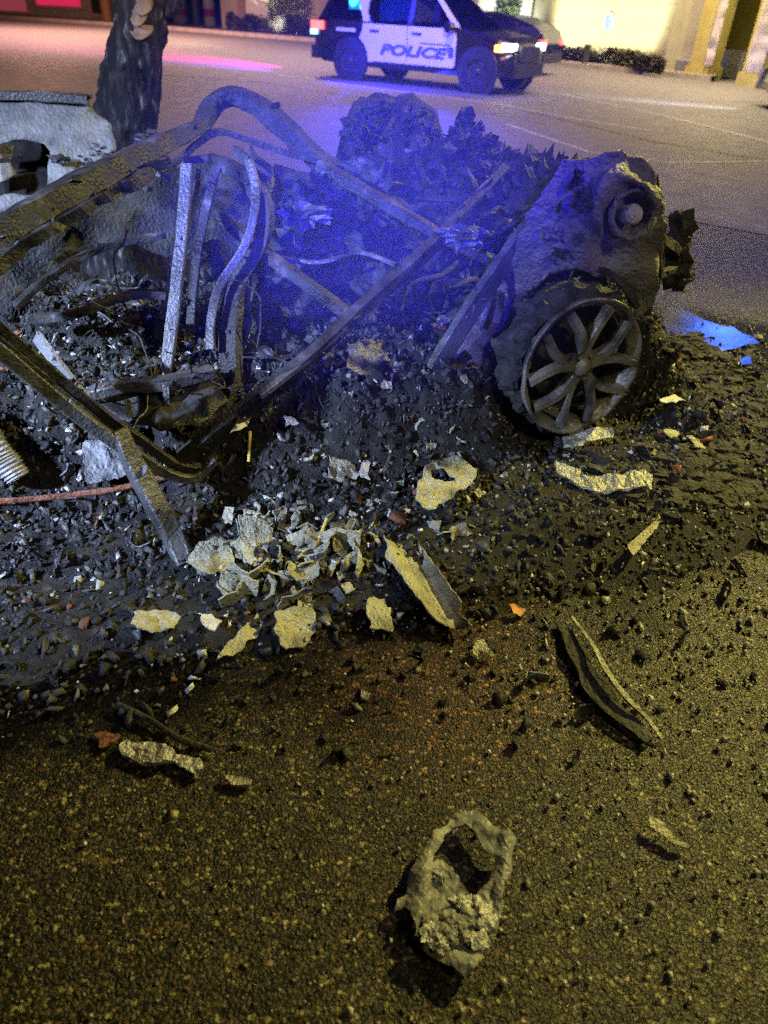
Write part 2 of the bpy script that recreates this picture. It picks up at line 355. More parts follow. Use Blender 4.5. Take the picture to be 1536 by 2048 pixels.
def sheet_flat(name, poly, z, m, **t):
    o = link(name, [Vector((x, y, z)) for x, y in poly], [tuple(range(len(poly)))], m, loc=(0, 0, 0)); return tag(o, **t)
ROADM = mat('road_asphalt', (.13, .125, .12), (.165, .158, .15), .65, 0, 3.5, .35, 90, detail=12, rough2=.55, spec=.4)
LOTM = ground_mat()
sheet_flat('ground', [(-600, -600), (600, -600), (600, 1500), (-600, 1500)], -.012, mat('far_ground', (.05, .05, .045), (.08, .075, .07), .9, scale=.3), kind='structure')
# edge between chip-sealed lot and road runs from the left, behind the wreck, to the right
sheet_flat('parking_lot', [(-30, -20), (30, -20), (30, 3.4), (3.2, 6.6), (1.6, 7.8), (-3, 7.6), (-30, 14)], -.004, LOTM, kind='structure')
kerb = [gp(x, y) for x, y in ((-500, 10), (0, 37), (300, 57), (600, 82), (850, 103), (1070, 128), (1300, 150), (1420, 163))]
road = [(-30, 14), (-3, 7.6), (1.6, 7.8), (3.2, 6.6), (30, 3.4), (60, 3.4), (60, 30)] + [(p.x, p.y) for p in reversed(kerb)] + [(-60, 60)]
sheet_flat('road', road, 0, ROADM, kind='structure')
def ribbon(name, pts, wid, z, m, **t):
    V = []; n = len(pts)
    for i, p in enumerate(pts):
        q = (pts[min(i + 1, n - 1)] - pts[max(i - 1, 0)]).normalized(); a = Vector((-q.y, q.x, 0)) * wid / 2
        V += [(p.x + a.x, p.y + a.y, z), (p.x - a.x, p.y - a.y, z)]
    return tag(link(name, V, [(2 * i, 2 * i + 1, 2 * i + 3, 2 * i + 2) for i in range(n - 1)], m, loc=(0, 0, 0)), **t)
LINEM = mat('worn_white_paint', (.30, .29, .27), (.46, .45, .42), .6, 0, 6, .2, 60, lo=.4, hi=.6)
ribbon('road_marking', [gp(x, y) for x, y in ((560, 150), (760, 178), (980, 206), (1150, 238), (1300, 262))], .10, .004, LINEM, kind='structure')
ribbon('road_marking', [gp(x, y) for x, y in ((1010, 248), (1180, 305), (1340, 326), (1600, 322), (1900, 318))], .07, .004, LINEM, kind='structure')
ribbon('road_marking', [gp(x, y) for x, y in ((1130, 190), (1330, 232), (1600, 300))], .10, .004, LINEM, kind='structure')
ribbon('road_joint', [gp(x, y) for x, y in ((1050, 222), (1300, 282), (1700, 350))], .03, .004, mat('tar', (.05, .045, .045), rough=.5), kind='structure')
ribbon('road_joint', [gp(x, y) for x, y in ((300, 148), (520, 165), (700, 192))], .05, .004, mat('tar', (.05, .045, .045), rough=.5), kind='structure')
KERBM = mat('kerb_concrete', (.36, .32, .28), (.5, .45, .40), .85, 0, 3, .3, 40)
K = MB()
for i in range(len(kerb) - 1):
    a, b = kerb[i], kerb[i + 1]; d = (b - a).normalized(); nrm = Vector((-d.y, d.x, 0)) * .45
    if nrm.y < 0: nrm = -nrm
    K.add([a, b, b + nrm, a + nrm] + [v + Vector((0, 0, .15)) for v in (a, b, b + nrm, a + nrm)], [(0, 1, 5, 4), (4, 5, 6, 7), (2, 3, 7, 6)])
tag(K.build('kerb', KERBM, loc=(0, 0, 0)), kind='structure')
# planting bed behind the kerb
def off(p, d): return Vector((p.x + d * .45, p.y + d * .9, 0))
bed = [off(p, .4) for p in kerb]; bed2 = [off(p, 4.5) for p in kerb]
VB = [Vector((p.x, p.y, .12)) for p in bed] + [Vector((p.x, p.y, .12)) for p in bed2]; nb = len(bed)
tag(link('planting_bed', VB, [(i, i + 1, nb + i + 1, nb + i) for i in range(nb - 1)], mat('mulch', (.04, .03, .025), (.09, .06, .045), .95, scale=6, bump=.6), loc=(0, 0, 0)), kind='structure')

# loose stones lying on the lot
N = 30000
P = np.column_stack([RNG.uniform(-1.7, 3.0, N), .25 + 3.4 * RNG.random(N) ** 1.15, np.zeros(N)])
keep = np.abs(P[:, 0]) < .55 + P[:, 1] * .62; P = P[keep]; P = P[(P[:, 1] - .55 * P[:, 0] - 1.38) < RNG.normal(-.05, .14, len(P)) * 1.2]; n_ = len(P)
S = np.exp(RNG.normal(math.log(.0036), .42, (n_, 1))) * RNG.uniform(.6, 1.25, (n_, 3)); S[:, 2] *= .45
P[:, 2] = S[:, 2] * .2 - .004
STONE = mat('chip_stones', (.045, .038, .018), (.19, .15, .070), .36, 0, 25, .3, 200, island=.97, spec=.7)
bits('gravel', P, S, STONE, 'oct', .35, .3, label='brown chippings loose on the lot', kind='stuff')

# ------------------------------------------------------------------ ash heap under and around the wreck
xs = np.arange(-3.4, 2.5, .0135); ys = np.arange(1.0, 4.9, .0135); nx, ny = len(xs), len(ys)
Z = np.array([[HH(float(x), float(y)) for x in xs] for y in ys])
GX, GY = np.meshgrid(xs, ys); V = np.column_stack([GX.ravel(), GY.ravel(), Z.ravel()])
I = np.arange((ny - 1) * nx).reshape(ny - 1, nx)[:, :-1].ravel()
keepq = np.maximum.reduce([V[I, 2], V[I + 1, 2], V[I + nx, 2], V[I + nx + 1, 2]]) > -.004
I = I[keepq]; F = np.vstack([np.column_stack([I, I + 1, I + nx + 1]), np.column_stack([I, I + nx + 1, I + nx])])
HEAPM = mat('wet_ash', (.012, .011, .011), (.035, .033, .031), .7, 0, 22, .8, 130, c3=(.12, .115, .105), lo=.45, hi=.66, rough2=.95, detail=10, spec=.25)
tag(fast_mesh('ash_heap', V, F, HEAPM), label='black ash and cinders heaped under the wreck', kind='stuff')

def scatter(n, box, dens, size, sig=.45, flat=.6, lift=.3):
    out = []; ss = []
    while len(out) < n:
        x = random.uniform(box[0], box[1]); y = random.uniform(box[2], box[3]); dd = dens(x, y)
        if random.random() > dd: continue
        s = min(size * 2.6, math.exp(random.gauss(math.log(size), sig))); h = max(0, HH(x, y)); out.append((x, y, h + s * lift))
        ss.append((s * random.uniform(.6, 1.5), s * random.uniform(.5, 1.1), s * flat * random.uniform(.3, 1)))
    return np.array(out), np.array(ss)
BOX = (-3.0, 2.3, 1.1, 4.4)
def d_all(x, y):
    h = HH(x, y); far = seg_d(x, y, .9, 3.0, -2.6, 1.75)
    return .35 + .65 * sstep(0, .08, h) if far < 1.1 else .10 * sstep(1.9, 1.1, far)
P, S = scatter(24000, BOX, d_all, .0058, .55)
bits('charred_debris', P, S, DEBR, 'cube', 1.3, .75, label='small charred bits strewn through the ash', kind='stuff')
P, S = scatter(8000, BOX, d_all, .0055, .6, .4)
bits('ash_debris', P, S, ASH, 'cube', 1.0, .75, label='grey ash crumbs over the heap', kind='stuff')
def d_white(x, y):
    a = math.hypot((x + .95) / .55, (y - 2.5) / .5); b = math.hypot((x + .15) / .5, (y - 1.95) / .35); c = math.hypot((x + .45) / .45, (y - 1.65) / .3)
    d = math.hypot((x - 1.4) / .6, (y - 2.7) / .6); e = math.hypot((x + 1.2) / .5, (y - 1.9) / .4)
    return min(1, .05 + 1.6 * sstep(1.3, .2, a) + .5 * sstep(1.2, .2, b) + .35 * sstep(1.2, .2, c) + .3 * sstep(1.2, .2, d) + .3 * sstep(1.3, .2, e))
P, S = scatter(1700, BOX, d_white, .0046, .6, .3)
bits('white_ash_debris', P, S, WHITE, 'cube', .8, .75, label='white ash flakes scattered over the heap', kind='stuff')
P, S = scatter(260, BOX, d_all, .010, .5, .5)
bits('rusty_debris', P, S, RUST, 'cube', .7, .4, label='orange rusty crumbs in the ash', kind='stuff')
GL = mat('glass_glint', (.55, .53, .42), (.75, .72, .6), .14, .45, 40, 0, island=.5, spec=1.0)  # pale glossy crumbs added so the gravel glints
nG = 15000; PG = np.column_stack([RNG.uniform(-1.4, 2.9, nG), RNG.uniform(.4, 4.6, nG), np.zeros(nG)])
dens_ = np.clip(.10 + .9 * (PG[:, 0] + .1 - .0 * PG[:, 1]) / 1.2, .04, 1); PG = PG[RNG.random(nG) < dens_]
PG[:, 2] = [max(0, HH(float(x), float(y))) + .003 for x, y, _ in PG]
bits('glass_glint_debris', PG, np.exp(RNG.normal(math.log(.0026), .35, (len(PG), 1))) * RNG.uniform(.6, 1.3, (len(PG), 3)), GL, 'cube', .7, .3, label='bright glass crumbs added as glints over the gravel', kind='stuff')
# larger crumpled scraps, standing at all angles
def scraps(name, n, box, dens, size, m, lab):
    B = MB()
    for _ in range(n):
        while True:
            x = random.uniform(box[0], box[1]); y = random.uniform(box[2], box[3])
            if random.random() < dens(x, y): break
        s = min(size * 2, math.exp(random.gauss(math.log(size), .45))); c = Vector((x, y, max(0, HH(x, y)) + s * .25))
        R = Matrix.Rotation(random.uniform(0, 6.3), 3, 'Z') @ Matrix.Rotation(random.gauss(0, .8), 3, 'X') @ Matrix.Rotation(random.gauss(0, .6), 3, 'Y')
        nx_ = 4; ny_ = random.choice((2, 3, 4)); sx = s; sy = s * random.uniform(.25, .9); t = .0025; bend = random.gauss(0, .5); V = []
        for side in (t, -t):
            for j in range(ny_ + 1):
                for i in range(nx_ + 1):
                    u = i / nx_ * 2 - 1; v = j / ny_ * 2 - 1
                    q = Vector((u * sx, v * sy, side + bend * s * u * u)) + Vector((random.uniform(-.14, .14), random.uniform(-.14, .14), random.uniform(-.12, .12))) * s * (1 if side > 0 else 0)
                    if side < 0: q = top[j * (nx_ + 1) + i] - Vector((0, 0, 2 * t))
                    V.append(q)
            if side > 0: top = list(V)
        k = (nx_ + 1) * (ny_ + 1); F = []
        for j in range(ny_):
            for i in range(nx_):
                a = j * (nx_ + 1) + i; F += [(a, a + 1, a + nx_ + 2, a + nx_ + 1), (k + a + nx_ + 1, k + a + nx_ + 2, k + a + 1, k + a)]
        ring = [i for i in range(nx_ + 1)] + [j * (nx_ + 1) + nx_ for j in range(1, ny_ + 1)] + [ny_ * (nx_ + 1) + i for i in range(nx_ - 1, -1, -1)] + [j * (nx_ + 1) for j in range(ny_ - 1, 0, -1)]
        F += [(ring[(i + 1) % len(ring)], ring[i], ring[i] + k, ring[(i + 1) % len(ring)] + k) for i in range(len(ring))]
        B.add([c + R @ q for q in V], F)
    return tag(B.build(name, m, loc=(0, 0, 0)), label=lab, kind='stuff')
scraps('dark_scrap_debris', 620, BOX, d_all, .021, CHAR, 'crumpled burnt scraps lying in the ash')
scraps('grey_scrap_debris', 170, BOX, lambda x, y: d_white(x, y) * .8 + .1, .022, GREYM, 'greyed metal scraps on the heap')

scraps('pale_flake_debris', 95, (-.62, .0, 1.55, 2.2), lambda x, y: sstep(1.2, .3, math.hypot((x + .33) / .3, (y - 1.85) / .28)), .026, PLATE, 'pale yellow ash sheets broken up on the soot')
scraps('pale_chip_debris', 60, (-.3, .35, 1.9, 2.6), lambda x, y: .8, .016, PLATE, 'small pale chips across the middle of the heap')
scraps('pale_splinter_debris', 110, (.2, 2.6, 1.6, 3.9), lambda x, y: .8, .011, PLATE, 'pale splinters strewn over the lot right of the wreck')
# ================================================================== the burnt car
car = empty('burnt_car', (.1, 2.9, 0), label='burnt-out car wreck collapsed in its own ash', cat='car wreck')
def beam(name, pts, w_, m=CHAR, prof=BOXP, parent=None, jit=.13, tcurve=.03, taper=None, twist=None, n=None):
    P = [p if isinstance(p, Vector) else pt(*p) for p in pts]
    R = [w_ / 2] * len(P) if taper is None else [w_ / 2 * t for t in taper]
    B = MB(); B.tube(P, R, jit=jit, prof=prof, step=tcurve, up=twist or (0, 0, 1), n=n or 8)
    if w_ >= .03:
        Q, QR = smooth_path(P, R, .022)
        for q, r in zip(Q, QR):
            if random.random() < .55:
                sv = Vector((random.uniform(-1, 1), random.uniform(-1, .2), random.uniform(-.6, 1))).normalized()
                if random.random() < .45:
                    B.add(*lump(q + sv * r * .8, r * random.uniform(.12, .3), (1.2, 1, 1), 1, .8, 4, q.x * 50))
                else:
                    t_ = Vector((random.uniform(-1, 1), random.uniform(-1, 1), random.uniform(-1, 1))).normalized() * r * random.uniform(.3, .9)
                    o_ = q + sv * r * .55; k_ = sv * r * random.uniform(.35, 1.0); e_ = sv.cross(t_).normalized() * .003
                    B.add([o_ - t_, o_ + t_, o_ + t_ * .6 + k_, o_ - t_ * .3 + k_ * 1.2, o_ - t_ + e_, o_ + t_ + e_, o_ + t_ * .6 + k_ + e_, o_ - t_ * .3 + k_ * 1.2 + e_],
                          [(0, 1, 2, 3), (7, 6, 5, 4), (0, 4, 5, 1), (1, 5, 6, 2), (2, 6, 7, 3), (3, 7, 4, 0)])
    return B.build(name, m, parent or car, smooth=(prof is None))
rail = beam('roof_rail', [(-90, 560, 2.15), (0, 470, 2.3), (110, 400, 2.5), (220, 340, 2.75), (320, 290, 3.0), (405, 250, 3.25)], .110, CHAR, taper=[1, 1, 1, .95, .8, .55], twist=(0, .6, 1), jit=.12)
beam('roof_rail', [(-90, 610, 2.05), (0, 515, 2.22), (120, 440, 2.45), (230, 375, 2.7), (330, 320, 2.95)], .06, CHAR, jit=.8)
beam('roof_hoop', [(398, 262, 3.3), (425, 212, 3.45), (465, 192, 3.5), (515, 212, 3.5), (575, 262, 3.45), (640, 322, 3.4), (720, 368, 3.3), (800, 420, 3.2), (850, 450, 3.1)], .095, SOOT, taper=[.6, .85, 1, 1, 1, .95, .85, .8, .8])
beam('trim_strip', [(330, 345, 3.1), (400, 285, 3.2), (440, 264, 3.25), (500, 282, 3.3), (570, 305, 3.3), (650, 325, 3.3)], .028, SOOT, jit=.5)
beam('seat_frame', [(370, 322, 3.1), (400, 318, 3.1), (430, 316, 3.1)], .035, SOOT)
beam('door_pillar', [(375, 330, 2.75), (364, 470, 2.62), (350, 600, 2.5), (338, 700, 2.42), (332, 748, 2.38)], .040, GREYM, twist=(0, 1, .2))
beam('seat_frame', [(432, 335, 3.0), (408, 440, 2.88), (390, 540, 2.75), (382, 650, 2.62)], .034, CHAR, twist=(0, 1, .2))
beam('seat_frame', [(398, 340, 3.05), (392, 400, 2.98), (352, 520, 2.8), (322, 640, 2.65)], .024, CHAR, twist=(0, 1, .2))
bp_ = beam('centre_pillar', [(420, 318, 3.05), (478, 345, 2.95), (522, 400, 2.85), (520, 470, 2.78), (480, 560, 2.7), (462, 660, 2.55), (458, 760, 2.42), (420, 850, 2.25), (375, 930, 2.12)], .075, CHAR, prof=CHAN, taper=[.55, .8, 1, 1, .9, 1, 1.15, 1, .9], twist=(.3, 1, .2))
beam('pillar_edge', [(470, 300, 2.95), (500, 330, 2.88), (512, 400, 2.8), (490, 490, 2.7), (440, 570, 2.62), (422, 640, 2.52), (422, 700, 2.45)], .030, GREYM, twist=(0, 1, .2))
sheet('door_skin', [(505, 300), (548, 330), (528, 470), (500, 590), (488, 700), (490, 800), (440, 850), (415, 770), (440, 640), (500, 520), (515, 420)], plane_fn([(520, 330, 3.0), (500, 560, 2.78), (450, 840, 2.35), (420, 600, 2.74)]), 26, CHAR, car, .004, 9, .03, 9)
beam('cross_brace', [(440, 432, 2.85), (515, 495, 2.8), (600, 558, 2.72), (665, 605, 2.66), (712, 642, 2.62)], .05, CHAR)
beam('cross_brace', [(1010, 345, 3.35), (940, 415, 3.15), (850, 505, 2.92), (720, 620, 2.66), (620, 715, 2.45), (520, 795, 2.3), (430, 868, 2.16), (345, 945, 2.05)], .072, CHAR, prof=CHAN, twist=(-.3, 1, .6))
beam('seam_strip', [(690, 655, 2.58), (610, 722, 2.42), (520, 792, 2.25)], .028, GREYM)
beam('dash_bar', [(560, 515, 2.9), (640, 524, 2.85), (720, 505, 2.85), (790, 530, 2.8)], .018, GREYM)
beam('bonnet_strut', [(640, 330, 3.25), (760, 400, 3.1), (880, 470, 3.0), (1000, 530, 2.95)], .055, CHAR)
# fender flange and inner panel
beam('fender_flange', [(868, 742, 2.58), (930, 640, 2.66), (1000, 535, 2.76), (1060, 450, 2.85), (1110, 385, 2.92), (1160, 345, 2.98)], .072, GREYM, prof=CHAN, twist=(-.2, 1, .5), taper=[.9, 1, 1, .9, .8, .6])
sheet('fender_liner', [(965, 600), (1005, 560), (1000, 640), (965, 730), (915, 800), (850, 830), (880, 740)], plane_fn([(1000, 560, 2.85), (850, 830, 2.6), (965, 730, 2.72)]), 26, GREYM, car, .004, 6, .02, 9)
def fender_fn(x, y):
    u = (x - 1185) / 190; v = (y - 450) / 180
    D = 2.83 - .07 * max(0, 1 - u * u * .8 - v * v * .7) + .07 * v - .035 * abs(math.sin(x * .021 + y * .012)) + .03 * math.tanh((x + y * .25 - 1330) / 18)
    r = math.hypot(x - 1250, y - 418)
    D += -.045 * math.exp(-((r - 62) / 14) ** 2) + .06 * math.exp(-(r / 34) ** 2)
    D += -.02 * math.exp(-((x - 1120 + (y - 400) * .5) / 30) ** 2)
    return pt(x, y, D)
FENM = mat('scorched_fender', (.18, .16, .14), (.085, .076, .068), .6, .1, 6, .9, 60, c3=(.025, .022, .02), lo=.38, hi=.64, detail=12)
def fender_rough(x, y):
    p = fender_fn(x, y); q = Vector((x * .02, y * .02, 0)); return p + Vector((0, 1, 0)) * (.008 * fbm(q) + .006 * fbm(q * 2.7) + .03 * max(0, noise.noise(q * .6 + Vector((4, 4, 4)))))
fen = sheet('fender', [(1085, 375), (1130, 325), (1175, 315), (1215, 305), (1262, 305), (1300, 320), (1322, 355), (1328, 410), (1326, 480), (1318, 560), (1300, 618), (1272, 640), (1258, 585), (1215, 552), (1165, 538), (1100, 545), (1060, 575), (1020, 640), (985, 720), (975, 650), (1000, 560), (1040, 470)], fender_rough, 10, FENM, car, .006, 8, .022, 7)
hub = MB(); c = fender_fn(1250, 418) + Vector((0, -.085, 0)); ax = Vector((.15, -1, .25))
hub.lathe(c, ax, [(.085, -.02), (.088, .015), (.074, .022), (.066, .0), (.058, -.03)], 40); 
for v in hub.v: v += Vector((noise.noise(v * 22), noise.noise(v * 22 + Vector((5, 1, 3))), noise.noise(v * 22 + Vector((1, 8, 2))))) * .016
hub.build('lamp_ring', FENM, fen, True)
hb = MB(); hb.lathe(c, ax, [(.034, -.05), (.036, .02), (.028, .034), (.0, .038)], 28); hb.build('lamp_socket', PLATE, fen, True)
beam('arch_flange', [(1012, 668, 2.84), (1030, 610, 2.82), (1068, 560, 2.80), (1130, 532, 2.79), (1190, 534, 2.80), (1240, 560, 2.82), (1272, 612, 2.86)], .032, CHAR, jit=.6)
beam('panel_seam', [(1118, 335, 2.93), (1100, 400, 2.86), (1088, 460, 2.84), (1092, 530, 2.84)], .03, CHAR, jit=.7)
beam('panel_seam', [(1310, 350, 2.92), (1322, 440, 2.9), (1316, 540, 2.92), (1290, 628, 2.95)], .036, CHAR, jit=.7)
for k in range(9):
    x = random.uniform(1085, 1180); y = random.uniform(340, 600); c0 = fender_fn(x, y) + Vector((0, -.015, 0)); r = random.uniform(.010, .022)
    V_, F_ = lump(c0, r, (random.uniform(.5, 1.6), .6, random.uniform(.5, 1.6)), 3, 1.0, 5, k + 300); link('melted_clip', V_, F_, random.choice((CHAR, SOOT, GREYM)), fen)
# soot-black front bracket beyond the fender
B = MB()
for i in range(14):
    B.add(*lump(pt(1352 + random.uniform(-22, 26), 500 + random.uniform(-58, 60), 3.25 + random.uniform(-.06, .06)), random.uniform(.025, .055), (1, .8, 1.2), 2, .8, 4, i))
B.build('bumper_bracket', SOOT, car)
beam('bumper_arm', [(1285, 455, 2.98), (1325, 480, 3.1), (1355, 505, 3.25)], .05, SOOT, jit=.5)
beam('bumper_arm', [(1290, 560, 2.98), (1330, 545, 3.12), (1358, 530, 3.25)], .04, SOOT, jit=.5)
# engine bay: lumps, pipes, strut tower
B = MB()
sil = [(700, 262), (735, 215), (780, 196), (825, 215), (862, 262), (885, 285), (930, 240), (945, 262), (990, 285), (1035, 300), (1075, 318), (1100, 312), (1150, 318), (1195, 330)]
for i in range(150):
    k = random.random() * (len(sil) - 1); j = int(k); f = k - j
    x = sil[j][0] * (1 - f) + sil[j + 1][0] * f; y0 = sil[j][1] * (1 - f) + sil[j + 1][1] * f
    y = y0 + 16 + abs(random.gauss(0, 1)) * 130
    if y > 640: continue
    r = random.uniform(.03, .10) if y > y0 + 50 else random.uniform(.02, .045)
    if y - r * 480 < y0: y = y0 + r * 470
    D = 3.85 - (y - 200) / 440 * 1.0 + random.uniform(-.08, .08)
    B.add(*lump(pt(x, y, D), r, (random.uniform(.7, 1.4), random.uniform(.7, 1.2), random.uniform(.6, 1.2)), 3, 1.5, 7, i))
for i in range(1500):
    k = random.random() * (len(sil) - 1); j = int(k); f = k - j; x = sil[j][0] * (1 - f) + sil[j + 1][0] * f + random.uniform(-30, 30); y0 = sil[j][1] * (1 - f) + sil[j + 1][1] * f
    y = y0 + 4 + abs(random.gauss(0, 1)) * 120; D = 3.78 - (y - 200) / 440 * 1.0; c_ = pt(x, y, D); r = random.uniform(.006, .028)
    M_ = Matrix.Rotation(random.uniform(0, 6.3), 3, 'Z') @ Matrix.Rotation(random.uniform(-1.4, 1.4), 3, 'X') @ Matrix.Rotation(random.uniform(-1, 1), 3, 'Y')
    vv = [Vector((a * random.uniform(.6, 1.4), b_ * random.uniform(.3, 1), c * .12 + random.uniform(-.3, .3))) * r for a in (-1, 1) for b_ in (-1, 1) for c in (-1, 1)]
    B.add([c_ + M_ @ v for v in vv], [(0, 1, 3, 2), (4, 6, 7, 5), (0, 4, 5, 1), (2, 3, 7, 6), (0, 2, 6, 4), (1, 5, 7, 3)])
eng = B.build('engine', SOOT, car)
B = MB(); B.lathe(pt(778, 320, 3.9), (.05, -.12, 1), [(.27, -.25), (.26, .0), (.235, .15), (.18, .235), (.11, .27), (0, .28)], 26)
for v in B.v: v += Vector((fbm(v * 8), fbm(v * 8 + Vector((3, 1, 2))), fbm(v * 8 + Vector((9, 2, 5))))) * .035
B.build('strut_tower', SOOT, eng, False)
for a, b, r_ in (((905, 300, 3.75), (932, 222, 3.7), .035), ((925, 235, 3.72), (948, 222, 3.72), .03), ((770, 300, 3.6), (800, 215, 3.72), .03)):
    MB().tube([pt(*a), pt(*b)], r_, jit=.9, step=.015).build('mount', SOOT, eng)
for k in range(11):
    x = random.uniform(680, 1080); y = random.uniform(330, 600); D = 3.75 - (y - 200) / 440 * 1.0 - .08
    p = [pt(x + i * random.uniform(15, 40), y + i * random.uniform(-22, 22), D + random.uniform(-.06, .03)) for i in range(5)]
    MB().tube(p, random.uniform(.008, .02), jit=.5, step=.02).build('hose', random.choice((CHAR, SOOT, CHAR)), eng)
for k, (x, y, D, r_) in enumerate(((832, 318, 3.5, .05), (610, 432, 2.95, .055), (925, 470, 2.98, .05), (890, 640, 2.7, .02))):
    V_, F_ = lump(pt(x, y, D), r_, (1.4, .8, .7), 3, 1.3, 5, k); link('molten_lump', V_, F_, GREYM if k else BLEACH, eng)
sheet('fire_wall', [(548, 345), (610, 335), (700, 360), (860, 430), (960, 540), (900, 640), (760, 660), (700, 700), (640, 700), (520, 640), (500, 540), (530, 420)], plane_fn([(600, 340, 3.5), (950, 540, 3.2), (760, 660, 3.0), (560, 560, 3.1)]), 26, SOOT, car, .005, 10, .05, 6)
# burnt-out interior: far door skin under the roof rail, cushion springs, tub
sheet('far_door', [(-60, 570), (60, 470), (200, 395), (330, 335), (420, 325), (500, 335), (556, 352), (556, 460), (470, 520), (360, 520), (240, 480), (120, 520), (40, 600), (0, 700), (-60, 760)], plane_fn([(0, 600, 2.65), (200, 400, 3.1), (420, 330, 3.4), (420, 440, 3.3)]), 24, SOOT, car, .005, 9, .04, 6)
for k in range(7):                                   # seat springs
    x = random.uniform(60, 420); y = random.uniform(470, 720); p = pt(x, y, 2.75 - (y - 470) * .0014); turns = random.randint(3, 5); L_ = random.uniform(.05, .11)
    ax = Vector((random.uniform(-1, 1), random.uniform(-.4, .4), random.uniform(-.2, 1))).normalized(); q = ax.to_track_quat('Z', 'Y').to_matrix(); rr = random.uniform(.018, .03)
    MB().tube([p + q @ Vector((rr * cos(a * .7), rr * sin(a * .7), L_ * a * .7 / (2 * pi * turns))) for a in range(int(9 * turns))], .0018, n=4).build('spring', CHAR, car)
for pts, w_, m in (([(178, 790, 2.18), (250, 772, 2.22), (330, 765, 2.26), (425, 742, 2.34)], .05, GREYM), ([(255, 800, 2.15), (262, 835, 2.12)], .02, GREYM), ([(330, 770, 2.24), (336, 830, 2.2)], .022, GREYM),
                   ([(30, 615, 2.5), (90, 560, 2.6), (190, 500, 2.75), (330, 470, 2.9)], .03, CHAR), ([(60, 640, 2.42), (160, 625, 2.45), (260, 590, 2.55), (330, 590, 2.6)], .035, CHAR), ([(300, 380, 3.0), (260, 330, 3.05), (345, 355, 3.0)], .03, GREYM)):
    beam('seat_rail', pts, w_, m, jit=.4)
sheet('seat_pan', [(185, 800), (300, 775), (420, 755), (450, 800), (400, 850), (320, 860), (230, 840)], plane_fn([(185, 800, 2.2), (420, 755, 2.36), (320, 860, 2.08)]), 18, CHAR, car, .004, 6, .03, 12)
# near-side door frame: two parallel pressings with a groove between
beam('door_frame', [(-120, 610, 1.68), (0, 705, 1.76), (110, 795, 1.84), (200, 862, 1.9), (265, 905, 1.94), (330, 945, 2.0), (385, 955, 2.05), (430, 920, 2.1)], .052, GREYM, taper=[1, 1, 1, 1, 1, .8, .8, .6])
beam('door_frame', [(-120, 555, 1.74), (0, 655, 1.83), (110, 748, 1.9), (200, 822, 1.96), (275, 875, 2.0), (345, 925, 2.05), (400, 938, 2.08)], .038, CHAR)
beam('door_frame', [(-120, 583, 1.73), (0, 682, 1.81), (110, 773, 1.89), (200, 844, 1.95), (270, 892, 1.99)], .03, SOOT)
foot = hit(372, 1130)
beam('door_post', [(235, 860, 1.93), (270, 935, 1.9), (312, 1010, 1.86), (348, 1078, 1.82), foot], .062, GREYM, taper=[.8, 1, 1, 1, .95])
beam('window_bar', [(72, 672, 2.08), (120, 735, 2.05), (165, 790, 2.02), (208, 845, 2.0)], .075, BLEACH, prof=FLATP, twist=(.7, 1, .3), jit=.1)
# far quarter panel with its window hole, beside the tree
sheet('quarter_panel', [(-90, 200), (0, 196), (90, 198), (170, 205), (225, 250), (235, 300), (200, 330), (120, 375), (100, 400), (60, 420), (-90, 440)], plane_fn([(0, 200, 3.75), (200, 230, 3.85), (0, 420, 3.45), (200, 330, 3.7)]), 16, BLEACH, car, .006, 3, .03, 6,
      holes=[[(-60, 288), (80, 283), (100, 300), (98, 372), (60, 392), (-60, 400)]])
beam('panel_rim', [(-90, 192, 3.72), (0, 190, 3.75), (90, 192, 3.8), (175, 198, 3.84)], .05, GREYM, jit=.4)
sheet('hole_shade_sheet', [(-90, 270), (120, 270), (125, 420), (-90, 440)], plane_fn([(0, 280, 4.0), (120, 280, 4.0), (0, 430, 3.8)]), 24, SOOT, car, .005, 4, .03, 5)  # dark sheet put behind the window hole for its shade
sheet('hole_reflection', [(-50, 290), (28, 290), (22, 318), (-50, 318)], plane_fn([(0, 300, 3.78), (30, 300, 3.8), (0, 320, 3.76)]), 8, WHITE, car, .004, 2)  # white pieces put in for the pale reflection in the window hole
sheet('hole_reflection', [(-50, 330), (20, 326), (34, 348), (10, 362), (-50, 372)], plane_fn([(0, 340, 3.76), (30, 340, 3.78), (0, 370, 3.72)]), 8, WHITE, car, .004, 2)
for i in range(26):
    x = random.uniform(110, 330); y = 325 - (x - 100) * .22 + random.uniform(-30, 40)
    V_, F_ = lump(pt(x, y, 3.65 + random.uniform(-.1, .1)), random.uniform(.010, .026), (1.5, .7, .7), 2, 1.4, 5, i); link('panel_flake', V_, F_, random.choice((ASH, GREYM, CHAR)), car)
for k in range(22):
    cx, cy = random.choice(((random.uniform(460, 900), random.uniform(430, 760)), (random.uniform(540, 960), random.uniform(330, 560)), (random.uniform(120, 420), random.uniform(430, 700))))
    D0 = 3.42 - (cy - 330) * .0017 - .10; sx, sy_ = random.uniform(25, 75), random.uniform(12, 42); a0 = random.uniform(-.9, .5)
    o_ = [(cx + sx * cos(t) * random.uniform(.6, 1.2) * cos(a0) - sy_ * sin(t) * sin(a0), cy + sx * cos(t) * sin(a0) + sy_ * sin(t) * random.uniform(.6, 1.2) * cos(a0)) for t in [i * pi / 5 for i in range(10)]]
    gx, gy = random.uniform(-.0012, .0012), random.uniform(-.002, .0005)
    sheet('crumpled_panel', o_, lambda x, y: pt(x, y, D0 + (x - cx) * gx + (y - cy) * gy), 9, random.choice((CHAR, SOOT, CHAR, GREYM)), car, .003, 8, .045, 11, smooth=False)
